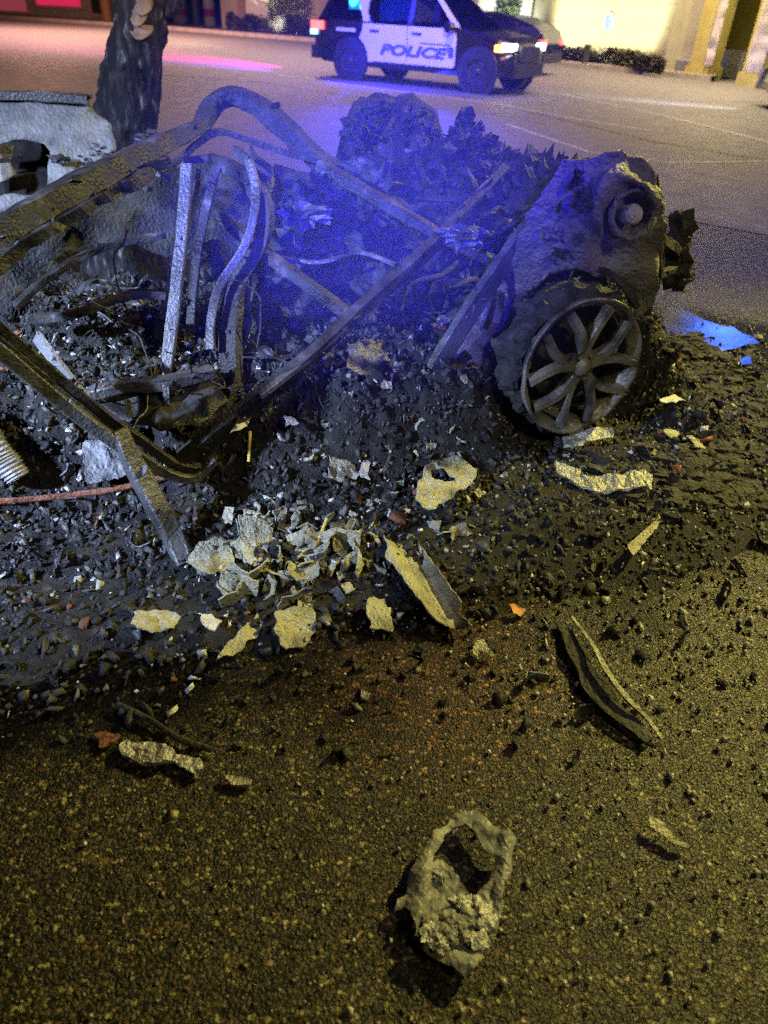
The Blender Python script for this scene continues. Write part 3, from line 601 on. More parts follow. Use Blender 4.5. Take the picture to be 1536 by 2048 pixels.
# loose wiring
for k in range(60):
    x = random.uniform(60, 1000); y = random.uniform(380, 820); p0 = hit(x, y) + Vector((0, -.02, .03)); p = [p0]
    d = Vector((random.uniform(-1, 1), random.uniform(-.5, .5), random.uniform(0, .4)))
    for i in range(6):
        d = (d + Vector((random.uniform(-.8, .8), random.uniform(-.5, .5), random.uniform(-.5, .45)))).normalized(); q = p[-1] + d * random.uniform(.03, .07)
        q.z = max(q.z, max(0, HH(q.x, q.y)) + .004); p.append(q)
    MB().tube(p, random.uniform(.0018, .004), n=5, step=.015).build('wire', random.choice((CHAR, CHAR, GREYM)), car)
# melt-dripped aluminium at the wheel's foot etc. come below; the wheel itself
wc = pt(1168, 738, 2.66); wax = Vector((.42, -.90, .05)).normalized(); wq = wax.to_track_quat('Z', 'Y').to_matrix()
def WT(v): return wc + wq @ Vector(v)
def wbuild(B, name, m, parent, smooth=False):
    B.v = [WT(v) for v in B.v]; return B.build(name, m, parent, smooth)
B = MB(); B.lathe((0, 0, 0), (0, 0, 1), [(.255, -.05), (.280, -.06), (.292, -.09), (.296, -.16), (.29, -.2), (.25, -.2)], 90, True)
for v in B.v:
    k = 1 + .13 * fbm(v * 16) ; v.x *= k; v.y *= k; v.z += .02 * fbm(v * 14)
whl = wbuild(B, 'wheel', SOOT, car)
B = MB(); B.lathe((0, 0, 0), (0, 0, 1), [(.245, -.19), (.232, -.15), (.228, -.05), (.238, -.03), (.262, -.008), (.272, .002), (.276, -.008), (.268, -.03), (.245, -.05), (.24, -.19)], 72, True)
for v in B.v:
    k = 1 + .022 * noise.noise(v * 9); v.x *= k; v.y *= k; v.z += .010 * noise.noise(v * 12 + Vector((3, 3, 3)))
wbuild(B, 'rim', ALU, whl, True)
B = MB(); B.lathe((0, 0, 0), (0, 0, 1), [(0, -.10), (.17, -.10), (.17, -.115), (0, -.115)], 40); wbuild(B, 'brake_disc', CHAR, whl)
B = MB(); B.lathe((0, 0, 0), (0, 0, 1), [(0, .0), (.028, .0), (.032, -.008), (.058, -.014), (.066, -.03), (.064, -.06)], 36)
wbuild(B, 'hub', ALU, whl, True)
for k in range(5):
    a = radians(72 * k + 20); B = MB()
    for s in (-1, 1):
        def W3(r, da, z): return Vector((r * cos(a + s * da), r * sin(a + s * da), z))
        B.tube([W3(.045, .12, -.028), W3(.09, .12, -.018), W3(.145, .20, -.008), W3(.20, .31, -.006), W3(.244, .38, -.012)], [.026, .024, .021, .020, .024], prof=[(-1, -.7), (1, -.7), (.55, .8), (-.55, .8)], step=.02, up=(0, 0, 1))
    wbuild(B, 'spoke', ALU, whl)
for k in range(5):
    a = radians(72 * k + 56); wbuild(MB().cyl((.045 * cos(a), .045 * sin(a), -.02), (0, 0, 1), .008, .012, 10), 'lug_nut', CHAR, whl)

# ================================================================== fragments on the ground
def frag(name, label, cat, outline, m=PLATE, lift=.012, thick=.006, tilt=(0, 0), step=9, rag=2.5, crumple=.006, holes=(), group=None, curl=None, parent=None, cs=20):
    cx = sum(p[0] for p in outline) / len(outline); cy = sum(p[1] for p in outline) / len(outline); c = hit(cx, cy)
    z0 = max(0, c.z) + lift
    g0 = gp(cx, cy, z0)
    def fn(x, y):
        g = gp(x, y, z0); z = z0 + (g.x - g0.x) * tilt[0] + (g.y - g0.y) * tilt[1] + (curl(x, y) if curl else 0)
        z = max(z, .004); g = gp(x, y, z); return g
    o = sheet(name, outline, fn, step, m, parent, thick, rag, crumple, cs, holes, smooth=False)
    if parent is None: tag(o, label, cat, group)
    return o
# the cast bracket with a big opening, nearest the camera
br = frag('melted_bracket', 'grey melted metal bracket with a large oval opening, alone on the gravel', 'car part',
    [(918, 1622), (952, 1622), (985, 1645), (998, 1662), (1012, 1656), (1028, 1680), (1020, 1712), (1008, 1775), (1004, 1820), (990, 1860), (972, 1880), (955, 1925), (934, 1956), (905, 1932), (868, 1915), (842, 1890), (828, 1858), (820, 1820), (808, 1812), (788, 1826), (797, 1800), (812, 1785), (830, 1740), (850, 1700), (865, 1665), (893, 1648)],
    PLAST, .03, .008, (.05, .04), 8, 1.5, .008, holes=[[(905, 1655), (935, 1650), (955, 1668), (972, 1702), (985, 1716), (990, 1740), (985, 1762), (958, 1790), (950, 1808), (930, 1812), (935, 1785), (915, 1760), (885, 1722), (868, 1730), (862, 1735), (874, 1700), (885, 1672)]],
    curl=lambda x, y: .012 * math.exp(-((x - 842 - (1760 - y) * .22) / 18) ** 2) + .012 * math.exp(-((x - 1010 + (y - 1700) * .1) / 14) ** 2) + .012 * math.exp(-(((x - 935) / 40) ** 2 + ((y - 1930) / 30) ** 2)))
B = MB()
for i in range(60):
    x = random.gauss(915, 30); y = random.gauss(1852, 20) - (x - 915) * .35
    V_, F_ = lump(gp(x, y, .040 + random.uniform(-.004, .004)), random.uniform(.004, .012), (1.2, 1, .5), 2, .7, 3, i); B.add(V_, F_)
link('ash_crust', [v for v in B.v], B.f, PLAST, br)
B = MB()
for i, (x, y, r) in enumerate(((965, 1828, .028), (975, 1845, .018), (925, 1805, .02), (960, 1880, .02), (865, 1870, .026), (878, 1885, .02), (880, 1752, .014))):
    V_, F_ = lump(gp(x, y, .040), r * .8, (1.1, 1, .4), 3, .9, 4, i + 60); link('melted_lump', V_, F_, ALUW, br)
# channel rail
ch = hit(850, 1130)
def ch_curl(x, y):
    u = (x - (772 + (y - 1020) * .60)) / 34
    return .034 * min(1.3, u * u) + .012 * max(0, 1 - abs(u + .35) / .25) - .004
frag('channel_rail', 'bent pale channel rail with a dark groove, below the yellow torn panel', 'car part',
     [(746, 1014), (790, 1016), (806, 1048), (832, 1078), (862, 1118), (896, 1165), (922, 1205), (918, 1226), (944, 1252), (905, 1258), (872, 1242), (850, 1214), (815, 1168), (790, 1132), (770, 1112), (777, 1096), (762, 1058)],
     PLATE, .012, .004, (.0, .0), 7, 3, .004, curl=ch_curl)
frag('torn_panel', 'pale yellow torn panel with ragged dark holes, right of the ash heap', 'scrap panel',
     [(838, 945), (862, 925), (905, 912), (935, 920), (948, 945), (940, 968), (905, 998), (880, 1008), (855, 1015), (832, 1000), (835, 970)], PLATE, .07, .004, (-.28, .12), 7, 6, .016,
     holes=[[(862, 940), (885, 938), (905, 952), (915, 965), (895, 966), (868, 955)]])
beam_w = lambda n, l, c, pts, r, m, grp=None, prof=None: tag(MB().tube(pts, r, jit=.2, step=.02, prof=prof).build(n, m), l, c, grp)
tr = [gp(x, y, h) for x, y, h in ((1143, 1232, .03), (1185, 1290, .05), (1215, 1345, .055), (1255, 1398, .045), (1290, 1432, .03), (1324, 1478, .012))]
strip = MB()
for i in range(1): strip.tube(tr, [.003, .006, .0075, .008, .006, .004], prof=[(-1, -.5), (1, -.5), (1, .5), (-1, .5)], step=.015)
tag(strip.build('metal_strip', PLATE), 'long thin curved pale strip lying on the gravel', 'metal strip')
tag(MB().tube([p + Vector((-.035, -.01, -p.z + .012)) for p in tr], [.01, .03, .035, .035, .028, .012], prof=[(-1, -.35), (1, -.35), (.9, .35), (-.9, .35)], step=.02, jit=.5).build('strip_shadow', SOOT), 'black strip laid as the shadow of the curved pale strip', 'shadow strip')  # black strip on the ground stands for the pale strip's cast shadow
frag('alloy_spill', 'long drip of pale melted alloy, lying alone on the dark soot', 'melted alloy',
     [(238, 1490), (255, 1480), (290, 1486), (330, 1492), (352, 1505), (375, 1510), (402, 1520), (410, 1542), (388, 1552), (372, 1540), (350, 1525), (320, 1528), (280, 1526), (245, 1515)], ALUW, .014, .012, step=7, rag=3, crumple=.01)
frag('alloy_spill', 'short oval drip of melted alloy, just right of the long drip', 'melted alloy', [(445, 1552), (475, 1552), (505, 1562), (500, 1572), (465, 1568)], ALUW, .012, .01, step=7, rag=2)
frag('scorched_foil', 'small brown scorched foil at the left end of the long alloy drip', 'foil scrap', [(190, 1466), (215, 1458), (240, 1470), (225, 1490), (195, 1494)], RUST, .012, .004, step=7, rag=4, crumple=.01)
beam_w('burnt_rod', 'black burnt rod lying above the long alloy drip', 'rod', [gp(x, y, .015) for x, y in ((235, 1408), (300, 1440), (360, 1478), (425, 1500))], .008, SOOT)
for i, (o_, lab, m) in enumerate((
    ([(478, 1035), (545, 1035), (548, 1100), (520, 1150), (492, 1140), (480, 1090)], 'flat upright-edged insulation slab beside the pale rubble', PLATE),
    ([(395, 1085), (445, 1075), (465, 1100), (465, 1130), (430, 1150), (400, 1145), (375, 1120)], 'rounded pale slab at the foot of the grey door post', PLATE),
    ([(440, 1140), (478, 1150), (500, 1175), (462, 1192), (442, 1175)], 'small pale slab below the rounded slab', PLATE),
    ([(545, 1225), (590, 1210), (632, 1228), (632, 1262), (606, 1292), (570, 1300), (552, 1265)], 'square yellowish brick-like slab standing in the soot', PLATE),
    ([(528, 1222), (530, 1245), (500, 1282), (462, 1312), (430, 1322), (455, 1288), (495, 1250)], 'narrow pointed scrap left of the square slab', PLATE),
    ([(738, 1195), (768, 1196), (782, 1240), (778, 1262), (742, 1256), (734, 1225)], 'pale curved plate left of the channel rail end', PLATE),
    ([(405, 1235), (428, 1228), (442, 1240), (432, 1258), (412, 1254)], 'crumpled whitish nugget on the soot', WHITE),
    ([(660, 900), (690, 895), (700, 930), (690, 960), (655, 955)], 'yellowish flat chip in the middle of the heap', PLATE),
    ([(460, 862), (492, 826), (506, 830), (502, 840), (488, 856)], 'finger-shaped white scrap on the long brace', WHITE),
    ([(566, 830), (590, 836), (596, 848), (572, 852)], 'small white folded scrap right of the long brace', WHITE),
    ([(680, 935), (700, 928), (725, 945), (712, 958), (690, 950)], 'bright pale flake near the centre of the heap', WHITE),
    ([(724, 920), (738, 925), (736, 958), (722, 958)], 'bright narrow flake beside the pale flake', WHITE),
    ([(662, 1045), (690, 1040), (704, 1075), (690, 1120), (668, 1100)], 'grey crusted curl below the heap centre', GREYM),
    ([(946, 1292), (965, 1284), (990, 1300), (996, 1312), (960, 1302), (955, 1318), (945, 1308)], 'hooked pale scrap right of the channel rail', PLATE),
    ([(168, 885), (220, 882), (256, 900), (262, 945), (215, 960), (168, 960)], 'bluish white block behind the grey door post', BLEACH),
    ([(268, 1225), (330, 1222), (362, 1235), (350, 1258), (300, 1262), (262, 1248)], 'pale green crusted lump on the soot', PLATE),
    ([(700, 690), (770, 678), (785, 710), (740, 760), (695, 735)], 'grey dished cover under the long brace', GREYM),
    ([(1255, 1092), (1290, 1062), (1318, 1030), (1324, 1040), (1302, 1072), (1268, 1110)], 'straight pale batten out on the right of the wheel', PLATE),
    ([(1300, 1632), (1318, 1640), (1342, 1662), (1370, 1690), (1350, 1688), (1322, 1665), (1300, 1655)], 'split pale sliver near the right edge of the gravel', PLATE),
    ([(1330, 540), (1348, 548), (1366, 562), (1370, 582), (1352, 572), (1338, 556)], 'bright yellow leaf-like sliver beside the front bracket', PLATE),
    ([(1320, 796), (1350, 792), (1366, 800), (1350, 806), (1325, 804)], 'small white sliver right of the wheel', WHITE),
    ([(1325, 860), (1350, 858), (1358, 870), (1335, 874)], 'short pale block right of the wheel foot', PLATE),
    ([(1375, 870), (1395, 882), (1418, 902), (1405, 902), (1385, 890)], 'narrow pale splinter furthest right of the wheel', PLATE),
    ([(1015, 1210), (1030, 1206), (1048, 1220), (1042, 1232), (1025, 1226)], 'orange scorched chip on the dark gravel', mat('orange_scorch', (.55, .22, .05), (.7, .35, .1), .7)),
    )):
    frag('scrap_piece', lab, 'scrap', o_, m, .02 if m is not WHITE else .03, .004, (random.uniform(-.45, -.1), random.uniform(-.1, .3)), 7, 7, .012, cs=16)
frag('melted_rim_edge', 'wide crumpled tongue of melted alloy in front of the wheel', 'melted alloy', [(1108, 925), (1140, 935), (1185, 952), (1240, 948), (1290, 938), (1308, 950), (1300, 975), (1260, 985), (1210, 985), (1160, 975), (1125, 950)], ALUW, .035, .010, (.05, .2), 8, 4, .018)
frag('melted_rim_edge', 'pale arched drip of melted alloy touching the wheel foot', 'melted alloy', [(1125, 878), (1160, 865), (1195, 858), (1225, 862), (1222, 874), (1190, 880), (1160, 892), (1130, 895)], ALUW, .05, .010, (.05, .2), 8, 3, .014)
# little striped yellow coils
YS = mat('yellow_ribbed', (.55, .42, .06), (.75, .62, .12), .45, 0, 60)
for (a, b, lab) in (((503, 872, 1.95), (500, 928, 1.9), 'upright yellow ribbed rod above the rusty patch'), ((655, 1046, 1.85), (635, 1090, 1.82), 'slanted yellow ribbed rod below the heap centre')):
    A_ = hit(a[0], a[1]) + Vector((0, -.02, .03)); B_ = hit(b[0], b[1]) + Vector((0, -.02, .02)); n_ = 14
    C = MB(); C.tube([A_.lerp(B_, i / (4 * n_)) for i in range(4 * n_ + 1)], [.0062 if i % 4 < 3 else .0044 for i in range(4 * n_ + 1)], n=8)
    tag(C.build('ribbed_rod', YS), lab, 'rod')
beam_w('rusty_cable', 'orange rusty cable reaching in from the left edge', 'cable', [hit(x, y) + Vector((0, 0, .02)) for x, y in ((-60, 1018), (20, 1012), (90, 1006), (160, 998), (230, 988), (300, 972), (345, 960))], .011, RUST)
# rippled bright duct near the left edge
D_ = [hit(x, y) + Vector((0, -.02, .05)) for x, y in ((-40, 860), (0, 905), (25, 940), (52, 975))]
Pd, Rd = smooth_path(D_, [.04] * 4, .004)
tag(MB().tube(Pd, [.034 + .004 * (i % 3) for i in range(len(Pd))], n=14, jit=.3).build('corrugated_duct', mat('bright_duct', (.35, .34, .32), (.6, .58, .54), .35, .6, 30, .3)), 'crumpled bright corrugated duct near the left edge', 'duct')

# puddle with the wet patch around it
WET = mat('puddle_water', (.008, .009, .012), (.012, .013, .016), .16, 0, 3, .05, 30, rough2=.24, spec=1.0)
def puddle(lab, pts_):
    o_ = densify(pts_, 14, 6); V_ = [gp(x, y, .006) for x, y in o_]
    vs, fs = sheet2d(pts_, 12, 5); tag(link('puddle', [gp(x, y, .009) for x, y in vs], fs, WET, smooth=True), lab, 'puddle')
puddle('dark water puddle shining blue right of the wreck', [(1280, 655), (1310, 636), (1336, 612), (1372, 622), (1412, 642), (1466, 656), (1520, 684), (1474, 698), (1425, 702), (1395, 708), (1360, 700), (1335, 712), (1300, 696)])
puddle('small dull blue puddle below the bigger one', [(1318, 895), (1345, 882), (1372, 892), (1368, 915), (1335, 918)])
puddle('tiny blue puddle right of the big puddle', [(1478, 712), (1500, 706), (1505, 728), (1482, 730)])
B = MB()
for i in range(26):
    x = random.gauss(1366, 15); y = random.gauss(684, 9); B.add(*lump(gp(x, y, .02), random.uniform(.02, .04), (1.5, 1, .6), 2, 1, 4, i))
tag(B.build('burnt_clump', SOOT), 'black burnt clump in front of the blue puddle', 'debris')
# drifts of ash thrown out to the right
B = MB()
for i in range(230):
    g = gp(random.uniform(1260, 1520), random.uniform(690, 1010)); B.add(*lump(g, random.uniform(.012, .05), (1.4, 1, .45), 2, 1, 4, i))
tag(B.build('charcoal_rubble', SOOT, loc=(0, 0, 0)), label='charcoal clods strewn right of the wheel', kind='stuff')

# ================================================================== tree
BARK = mat('scorched_bark', (.020, .019, .022), (.09, .085, .09), .9, 0, 22, 1.0, 70, c3=(.5, .5, .52), lo=.47, hi=.62, detail=9, zst=.35)
tb = pt(232, 330, 4.6); tb = Vector((tb.x - .03, 4.6, 0))
tree = empty('tree', (tb.x, tb.y, 0), label='leaning tree trunk with scorched flaking bark behind the wreck', cat='tree')
def tp(px, py): return pt(px, py, 4.6)
path = [Vector((tb.x - .03, 4.6, 0)), Vector((tb.x, 4.6, .5)), tp(238, 300), tp(254, 200), tp(272, 100), tp(288, 0), tp(300, -60)]
top = path[-1]; path += [top + Vector((.10, .05, .5)), top + Vector((.2, .1, 1.2))]
B = MB(); B.tube(path, [.25, .215, .180, .160, .140, .122, .125, .13, .10], n=40, step=.02)
for v in B.v:
    ax_ = Vector((v.x, v.y, v.z * .35)); v += Vector((fbm(ax_ * 16), fbm(ax_ * 16 + Vector((5, 5, 5))), 0)) * .035 + Vector((noise.noise(v * 34), noise.noise(v * 34 + Vector((3, 3, 3))), 0)) * .008
trunk = B.build('trunk', BARK, tree, True)
cr = MB(); lim = []
for k in range(7):
    a = k * .9 + .3; s_ = path[-1] + Vector((0, 0, -.1 * k * .5)); e_ = s_ + Vector((cos(a) * 1.3, sin(a) * 1.3, 1.0 + .3 * (k % 3)))
    m_ = s_.lerp(e_, .5) + Vector((0, 0, .2)); MB().tube([s_, m_, e_], [.05, .035, .012], jit=.5, step=.08).build('limb', BARK, tree); lim += [m_, e_]
for k in range(2600):
    c_ = random.choice(lim) + Vector((random.gauss(0, .45), random.gauss(0, .45), random.gauss(.1, .35))); s_ = random.uniform(.03, .06)
    q = Matrix.Rotation(random.uniform(0, 6), 3, 'Z') @ Matrix.Rotation(random.uniform(-1.2, 1.2), 3, 'X')
    cr.add([c_ + q @ Vector(v) * s_ for v in ((-1, 0, 0), (0, -.45, .05), (1, 0, 0), (0, .45, .05))], [(0, 1, 2, 3)])
cr.build('crown', mat('singed_leaves', (.03, .04, .015), (.10, .09, .03), .7, island=.5), tree)
PEEL = mat('peeling_bark', (.22, .14, .09), (.45, .35, .26), .8, 0, 10, .4, 60)
for k, (x, y, wpx, hpx) in enumerate(((302, 4, 34, 20), (292, 28, 30, 16), (298, 56, 42, 12))):
    B = MB(); c_ = pt(x, y, 4.6) + Vector((0, -.145 + (.02 if k == 3 else 0), 0)); ww = wpx / 385; hh = hpx / 385; V_ = []; n1, n2 = 9, 6
    for j in range(n2 + 1):
        for i in range(n1 + 1):
            u = i / n1 * 2 - 1; v = j / n2 * 2 - 1
            V_.append(c_ + Vector((u * ww / 2, .035 * u * u - .045 * max(0, -v) ** 2 + .012 * noise.noise(Vector((u * 2, v * 2, k))), v * hh / 2 - .03 * (1 - u * u) * (v < 0) * -v)))
    B.add(V_, [(j * (n1 + 1) + i, j * (n1 + 1) + i + 1, (j + 1) * (n1 + 1) + i + 1, (j + 1) * (n1 + 1) + i) for j in range(n2) for i in range(n1)])
    solid(B.build('bark_flake', PEEL, trunk, True), .008)
MB().tube([pt(330, 10, 4.6) + Vector((0, -.02, 0)), pt(346, 8, 4.6), pt(352, -25, 4.62)], [.05, .045, .035], jit=.5, step=.02).build('stub', BARK, tree)

# ================================================================== vehicles
BLACKP = mat('black_car_paint', (.010, .010, .014), (.014, .014, .02), .22, 0, coat=.6); WHITEP = mat('white_car_paint', (.70, .70, .72), (.76, .76, .78), .3, 0, 3, coat=.5)
NAVYP = mat('navy_car_paint', (.012, .014, .05), (.016, .018, .06), .22, 0, coat=.6); RUBBER = mat('tyre_rubber', (.015, .015, .015), (.025, .025, .025), .8)
STEEL = mat('wheel_steel', (.03, .03, .035), (.10, .10, .11), .4, .5); TRIM = mat('black_trim', (.02, .02, .022), (.03, .03, .03), .6); CHROME = mat('bright_trim', (.6, .6, .62), (.7, .7, .7), .2, .9)
LETTER = mat('blue_grey_lettering', (.08, .10, .25), (.11, .13, .3), .5); INTER = mat('grey_interior', (.35, .35, .36), (.45, .45, .46), .8)
def glass(name, tint=(.35, .38, .45)):
    m = bpy.data.materials.new(name); m.use_nodes = True; n = m.node_tree.nodes; L = m.node_tree.links; n.remove(n['Principled BSDF'])
    t = n.new('ShaderNodeBsdfTransparent'); t.inputs[0].default_value = (*tint, 1); g = n.new('ShaderNodeBsdfGlossy'); g.inputs['Roughness'].default_value = .05
    mx = n.new('ShaderNodeMixShader'); lw = n.new('ShaderNodeFresnel'); lw.inputs[0].default_value = 1.5; L.new(lw.outputs[0], mx.inputs[0]); L.new(t.outputs[0], mx.inputs[1]); L.new(g.outputs[0], mx.inputs[2])
    L.new(mx.outputs[0], n['Material Output'].inputs[0]); return m
GLASS = glass('tinted_glass'); GLASSP = glass('clear_glass', (.75, .75, .8))
def emit(name, c, s): return mat(name, c, c, .4, emit=c, estr=s)
RED_L = emit('red_lamp', (1, .05, .04), 9); WHITE_L = emit('white_lamp', (1, .95, .9), 22); AMBER_L = emit('amber_lamp', (1, .35, .04), 8); BLUE_L = emit('blue_lamp', (.01, .22, 1), 5); CYAN_L = emit('pale_blue_lamp', (.15, .6, 1), 12)

def car_shell(root, prm, paint, doors=None):
    """local axes: x forward, y left, z up"""
    def sy(z): return prm['w'] - .012 * max(0, z - prm['belt'] + .1) / .1 if z < prm['belt'] else prm['w'] - .06 - (z - prm['belt']) * .38
    def part(name, B, m, parent=None, smooth=False):
        T = Matrix.Translation(root.location) @ Matrix.Rotation(root.rotation_euler[2], 4, 'Z'); B.v = [T @ v for v in B.v]
        return B.build(name, m, parent or root, smooth)
    out = prm['outline']; n = len(out); cx = sum(p[0] for p in out) / n; cz = sum(p[1] for p in out) / n; B = MB(); V = []
    dn = densify(out, .12); n = len(dn)
    arches = prm['axles']; ra = prm['ra']
    for yy, ins in ((-prm['w'] + .0, .05), (-prm['w'] + .07, 0), (prm['w'] - .07, 0), (prm['w'] - .0, .05)):
        for x, z in dn:
            k = Vector((x - cx, z - cz)); k = k * (1 - ins / max(.3, k.length)); xx, zz = cx + k.x, cz + k.y
            yv = yy
            tp_ = prm.get('nose', .10) * (abs(x) / 2.5) ** 6 if x > 0 else .05 * (abs(x) / 2.5) ** 6
            V.append(Vector((xx, yv * (1 - tp_), zz)))
    F = [(r * n + i, r * n + (i + 1) % n, (r + 1) * n + (i + 1) % n, (r + 1) * n + i) for r in range(3) for i in range(n)] + [tuple(range(n)), tuple(range(3 * n, 4 * n))[::-1]]
    B.add(V, F); body = part('body', B, paint); bv = body.modifiers.new('soft_edges', 'BEVEL'); bv.width = .07; bv.segments = 3; bv.limit_method = 'ANGLE'; bv.angle_limit = radians(25)
    def panel(name, poly, m, offs, parent=None, sides=(-1, 1), th=.015, split=True):
        res = None
        for s in sides:
            B = MB(); vs, fs = sheet2d(poly, .14)
            k = len(vs)
            V = [Vector((x, s * (sy(z) + offs), z)) for x, z in vs] + [Vector((x, s * (sy(z) + offs - th), z)) for x, z in vs]
            d = densify(poly, .14); nd = len(d)
            fs = [tuple(f) for f in fs]
            B.add(V, fs + [tuple(i + k for i in f[::-1]) for f in fs] + [(i, (i + 1) % nd, k + (i + 1) % nd, k + i) for i in range(nd)])
            res = part(name, B, m, parent); 
        return res
    # roof and pillars
    rf = prm['roof']; B = MB(); m_ = len(rf)
    zt = [Vector((x, s * (sy(z) - .0), z)) for s in (-1, -.5, .5, 1) for x, z in rf]
    for i, v in enumerate(zt): zt[i] = Vector((v.x, v.y * (1 if i < m_ or i >= 3 * m_ else .5), v.z + (0 if i < m_ or i >= 3 * m_ else .03)))
    zt2 = [v - Vector((0, 0, .05)) for v in zt]
    fc = [(r * m_ + i, r * m_ + i + 1, (r + 1) * m_ + i + 1, (r + 1) * m_ + i) for r in range(3) for i in range(m_ - 1)]
    q = 4 * m_; B.add(zt + zt2, fc + [tuple(q + i for i in f[::-1]) for f in fc] + [(i, i + 1, q + i + 1, q + i) for i in range(m_ - 1)] + [(3 * m_ + i + 1, 3 * m_ + i, q + 3 * m_ + i, q + 3 * m_ + i + 1) for i in range(m_ - 1)])
    part('roof', B, prm.get('roofm', paint))
    for poly, mm in prm['pillars']: panel('pillar', poly, mm, .004, th=.05)
    for poly, mm in prm['windows']: panel('window', poly, mm, -.01, th=.008)
    for (xa, za), (xb, zb), nm in prm['screens']:
        B = MB(); B.add([Vector((x, s * (sy(z) - .03), z)) for x, z in ((xa, za), (xb, zb)) for s in (-1, 1)], [(0, 1, 3, 2)]); solid(part(nm, B, GLASS), .01)
    for ax_ in arches:
        for s in (-1, 1):
            B = MB(); B.cyl((ax_, s * (prm['w'] - .03), prm['rw'] + .01), (0, s, 0), ra, .035, 36); part('wheel_arch', B, TRIM)
            B = MB(); B.lathe((ax_, s * (prm['w'] - .24), prm['rw']), (0, s, 0), [(.0, 0), (prm['rw'] - .03, 0), (prm['rw'], .03), (prm['rw'], .22), (prm['rw'] - .03, .26), (prm['rw'] * .64, .265), (prm['rw'] * .62, .23), (0, .23)], 40)
            wh = part('wheel', B, RUBBER)
            B = MB(); B.lathe((ax_, s * (prm['w'] - .24), prm['rw']), (0, s, 0), [(.0, .255), (.05, .26), (.07, .245), (.10, .24), (prm['rw'] * .6, .25), (prm['rw'] * .63, .268), (prm['rw'] * .63, .2)], 30); rm = part('rim', B, STEEL, wh)
    return part, panel, sy, body

A = gp(705, 160); C_ = gp(955, 187); mid = (A + C_) / 2; hd = atan2(C_.y - A.y, C_.x - A.x); mid = mid + Vector((-sin(hd), cos(hd), 0)) * .86
pc = empty('police_car', (mid.x, mid.y, 0), hd, label='black and white police SUV with blue beacons lit, standing on the road', cat='police car')
s_ = (C_ - A).length / 3.0; wb = 1.5 * s_
prm = dict(nose=.30, w=.98, belt=1.14, rw=.385, ra=.47, axles=(-wb, wb),
    outline=[(-2.72, .48), (-2.76, .72), (-2.70, 1.0), (-2.62, 1.15), (-.5, 1.15), (1.15, 1.15), (1.6, 1.10), (2.05, 1.03), (2.26, .94), (2.36, .74), (2.34, .48), (2.2, .34), (1.0, .30), (-1.0, .30), (-2.5, .36)],
    roof=[(-2.34, 1.66), (-2.2, 1.74), (-1.6, 1.79), (-.4, 1.80), (.25, 1.74), (.45, 1.68)], roofm=WHITEP,
    pillars=[([(-1.30, 1.12), (-1.05, 1.12), (-1.28, 1.30), (-1.30, 1.5), (-1.22, 1.76), (-1.5, 1.77), (-1.55, 1.5)], WHITEP), ([(-.16, 1.12), (-.04, 1.12), (-.08, 1.76), (-.2, 1.76)], TRIM), ([(1.02, 1.12), (1.18, 1.12), (.46, 1.70), (.34, 1.71)], WHITEP), ([(-1.25, 1.68), (.36, 1.66), (.40, 1.74), (-.4, 1.80), (-1.25, 1.78)], WHITEP), ([(-2.62, 1.12), (-2.44, 1.12), (-2.20, 1.70), (-2.34, 1.68)], BLACKP)],
    windows=[([(-1.16, 1.14), (-.16, 1.14), (-.2, 1.68), (-1.18, 1.68), (-1.24, 1.4)], GLASS), ([(-.05, 1.14), (1.02, 1.14), (.36, 1.67), (-.08, 1.68)], GLASSP), ([(-2.44, 1.14), (-1.35, 1.14), (-1.55, 1.45), (-1.5, 1.72), (-2.2, 1.70)], GLASS)],
    screens=[((1.2, 1.14), (.45, 1.69), 'windscreen'), ((-2.62, 1.14), (-2.32, 1.66), 'rear_window')])
part, panel, sy, body = car_shell(pc, prm, BLACKP)
arc = [(-wb + .52 * cos(a), .40 + .52 * sin(a)) for a in (radians(0), radians(20), radians(40), radians(60))]
rd = panel('door', arc + [(-1.32, 1.0), (-1.30, 1.13), (-.14, 1.13), (-.12, .42), (-.9, .42)], WHITEP, .010)
fd = panel('door', [(-.10, .42), (-.12, 1.13), (1.02, 1.13), (1.10, 1.0), (1.10, .46), (1.05, .42)], WHITEP, .010)
panel('door_handle', [(-1.1, .98), (-.86, .98), (-.86, 1.02), (-1.1, 1.02)], TRIM, .035, rd, th=.03); panel('door_handle', [(.0, .98), (.24, .98), (.24, 1.02), (.0, 1.02)], TRIM, .035, fd, th=.03)
panel('side_moulding', [(-1.0, .43), (1.05, .43), (1.05, .475), (-1.0, .475)], WHITEP, .02)
panel('door_stripe', [(.22, .82), (.98, .82), (.98, .845), (.22, .845)], LETTER, .015, fd, th=.004); panel('door_emblem', [(.93, .60), (1.06, .60), (1.06, .80), (.93, .80)], LETTER, .015, fd, th=.004)
panel('door_lettering', [(-2.05, .95), (-1.5, .95), (-1.5, 1.02), (-2.05, 1.02)], WHITEP, .012, None, th=.004)
def text_on(root, s, x0, z, size, m, parent, shear=.25, bold=.012, length=None):
    cu = bpy.data.curves.new('t', 'FONT'); cu.body = s; cu.size = size; cu.shear = shear; cu.offset = bold; cu.extrude = .002; cu.resolution_u = 3
    o = bpy.data.objects.new('t', cu); COL.objects.link(o); bpy.context.view_layer.update(); me = bpy.data.meshes.new_from_object(o.evaluated_get(bpy.context.evaluated_depsgraph_get()))
    bpy.data.objects.remove(o); xs_ = [v.co.x for v in me.vertices]; k = length / (max(xs_) - min(xs_)) if length else 1
    for v in me.vertices:
        x = x0 + (v.co.x - min(xs_)) * k; zz = z + v.co.y; v.co = Vector((x, -(sy(zz) + .018 + v.co.z), zz))
    me.materials.append(m); t = bpy.data.objects.new('lettering', me); COL.objects.link(t); t.parent = parent; return t
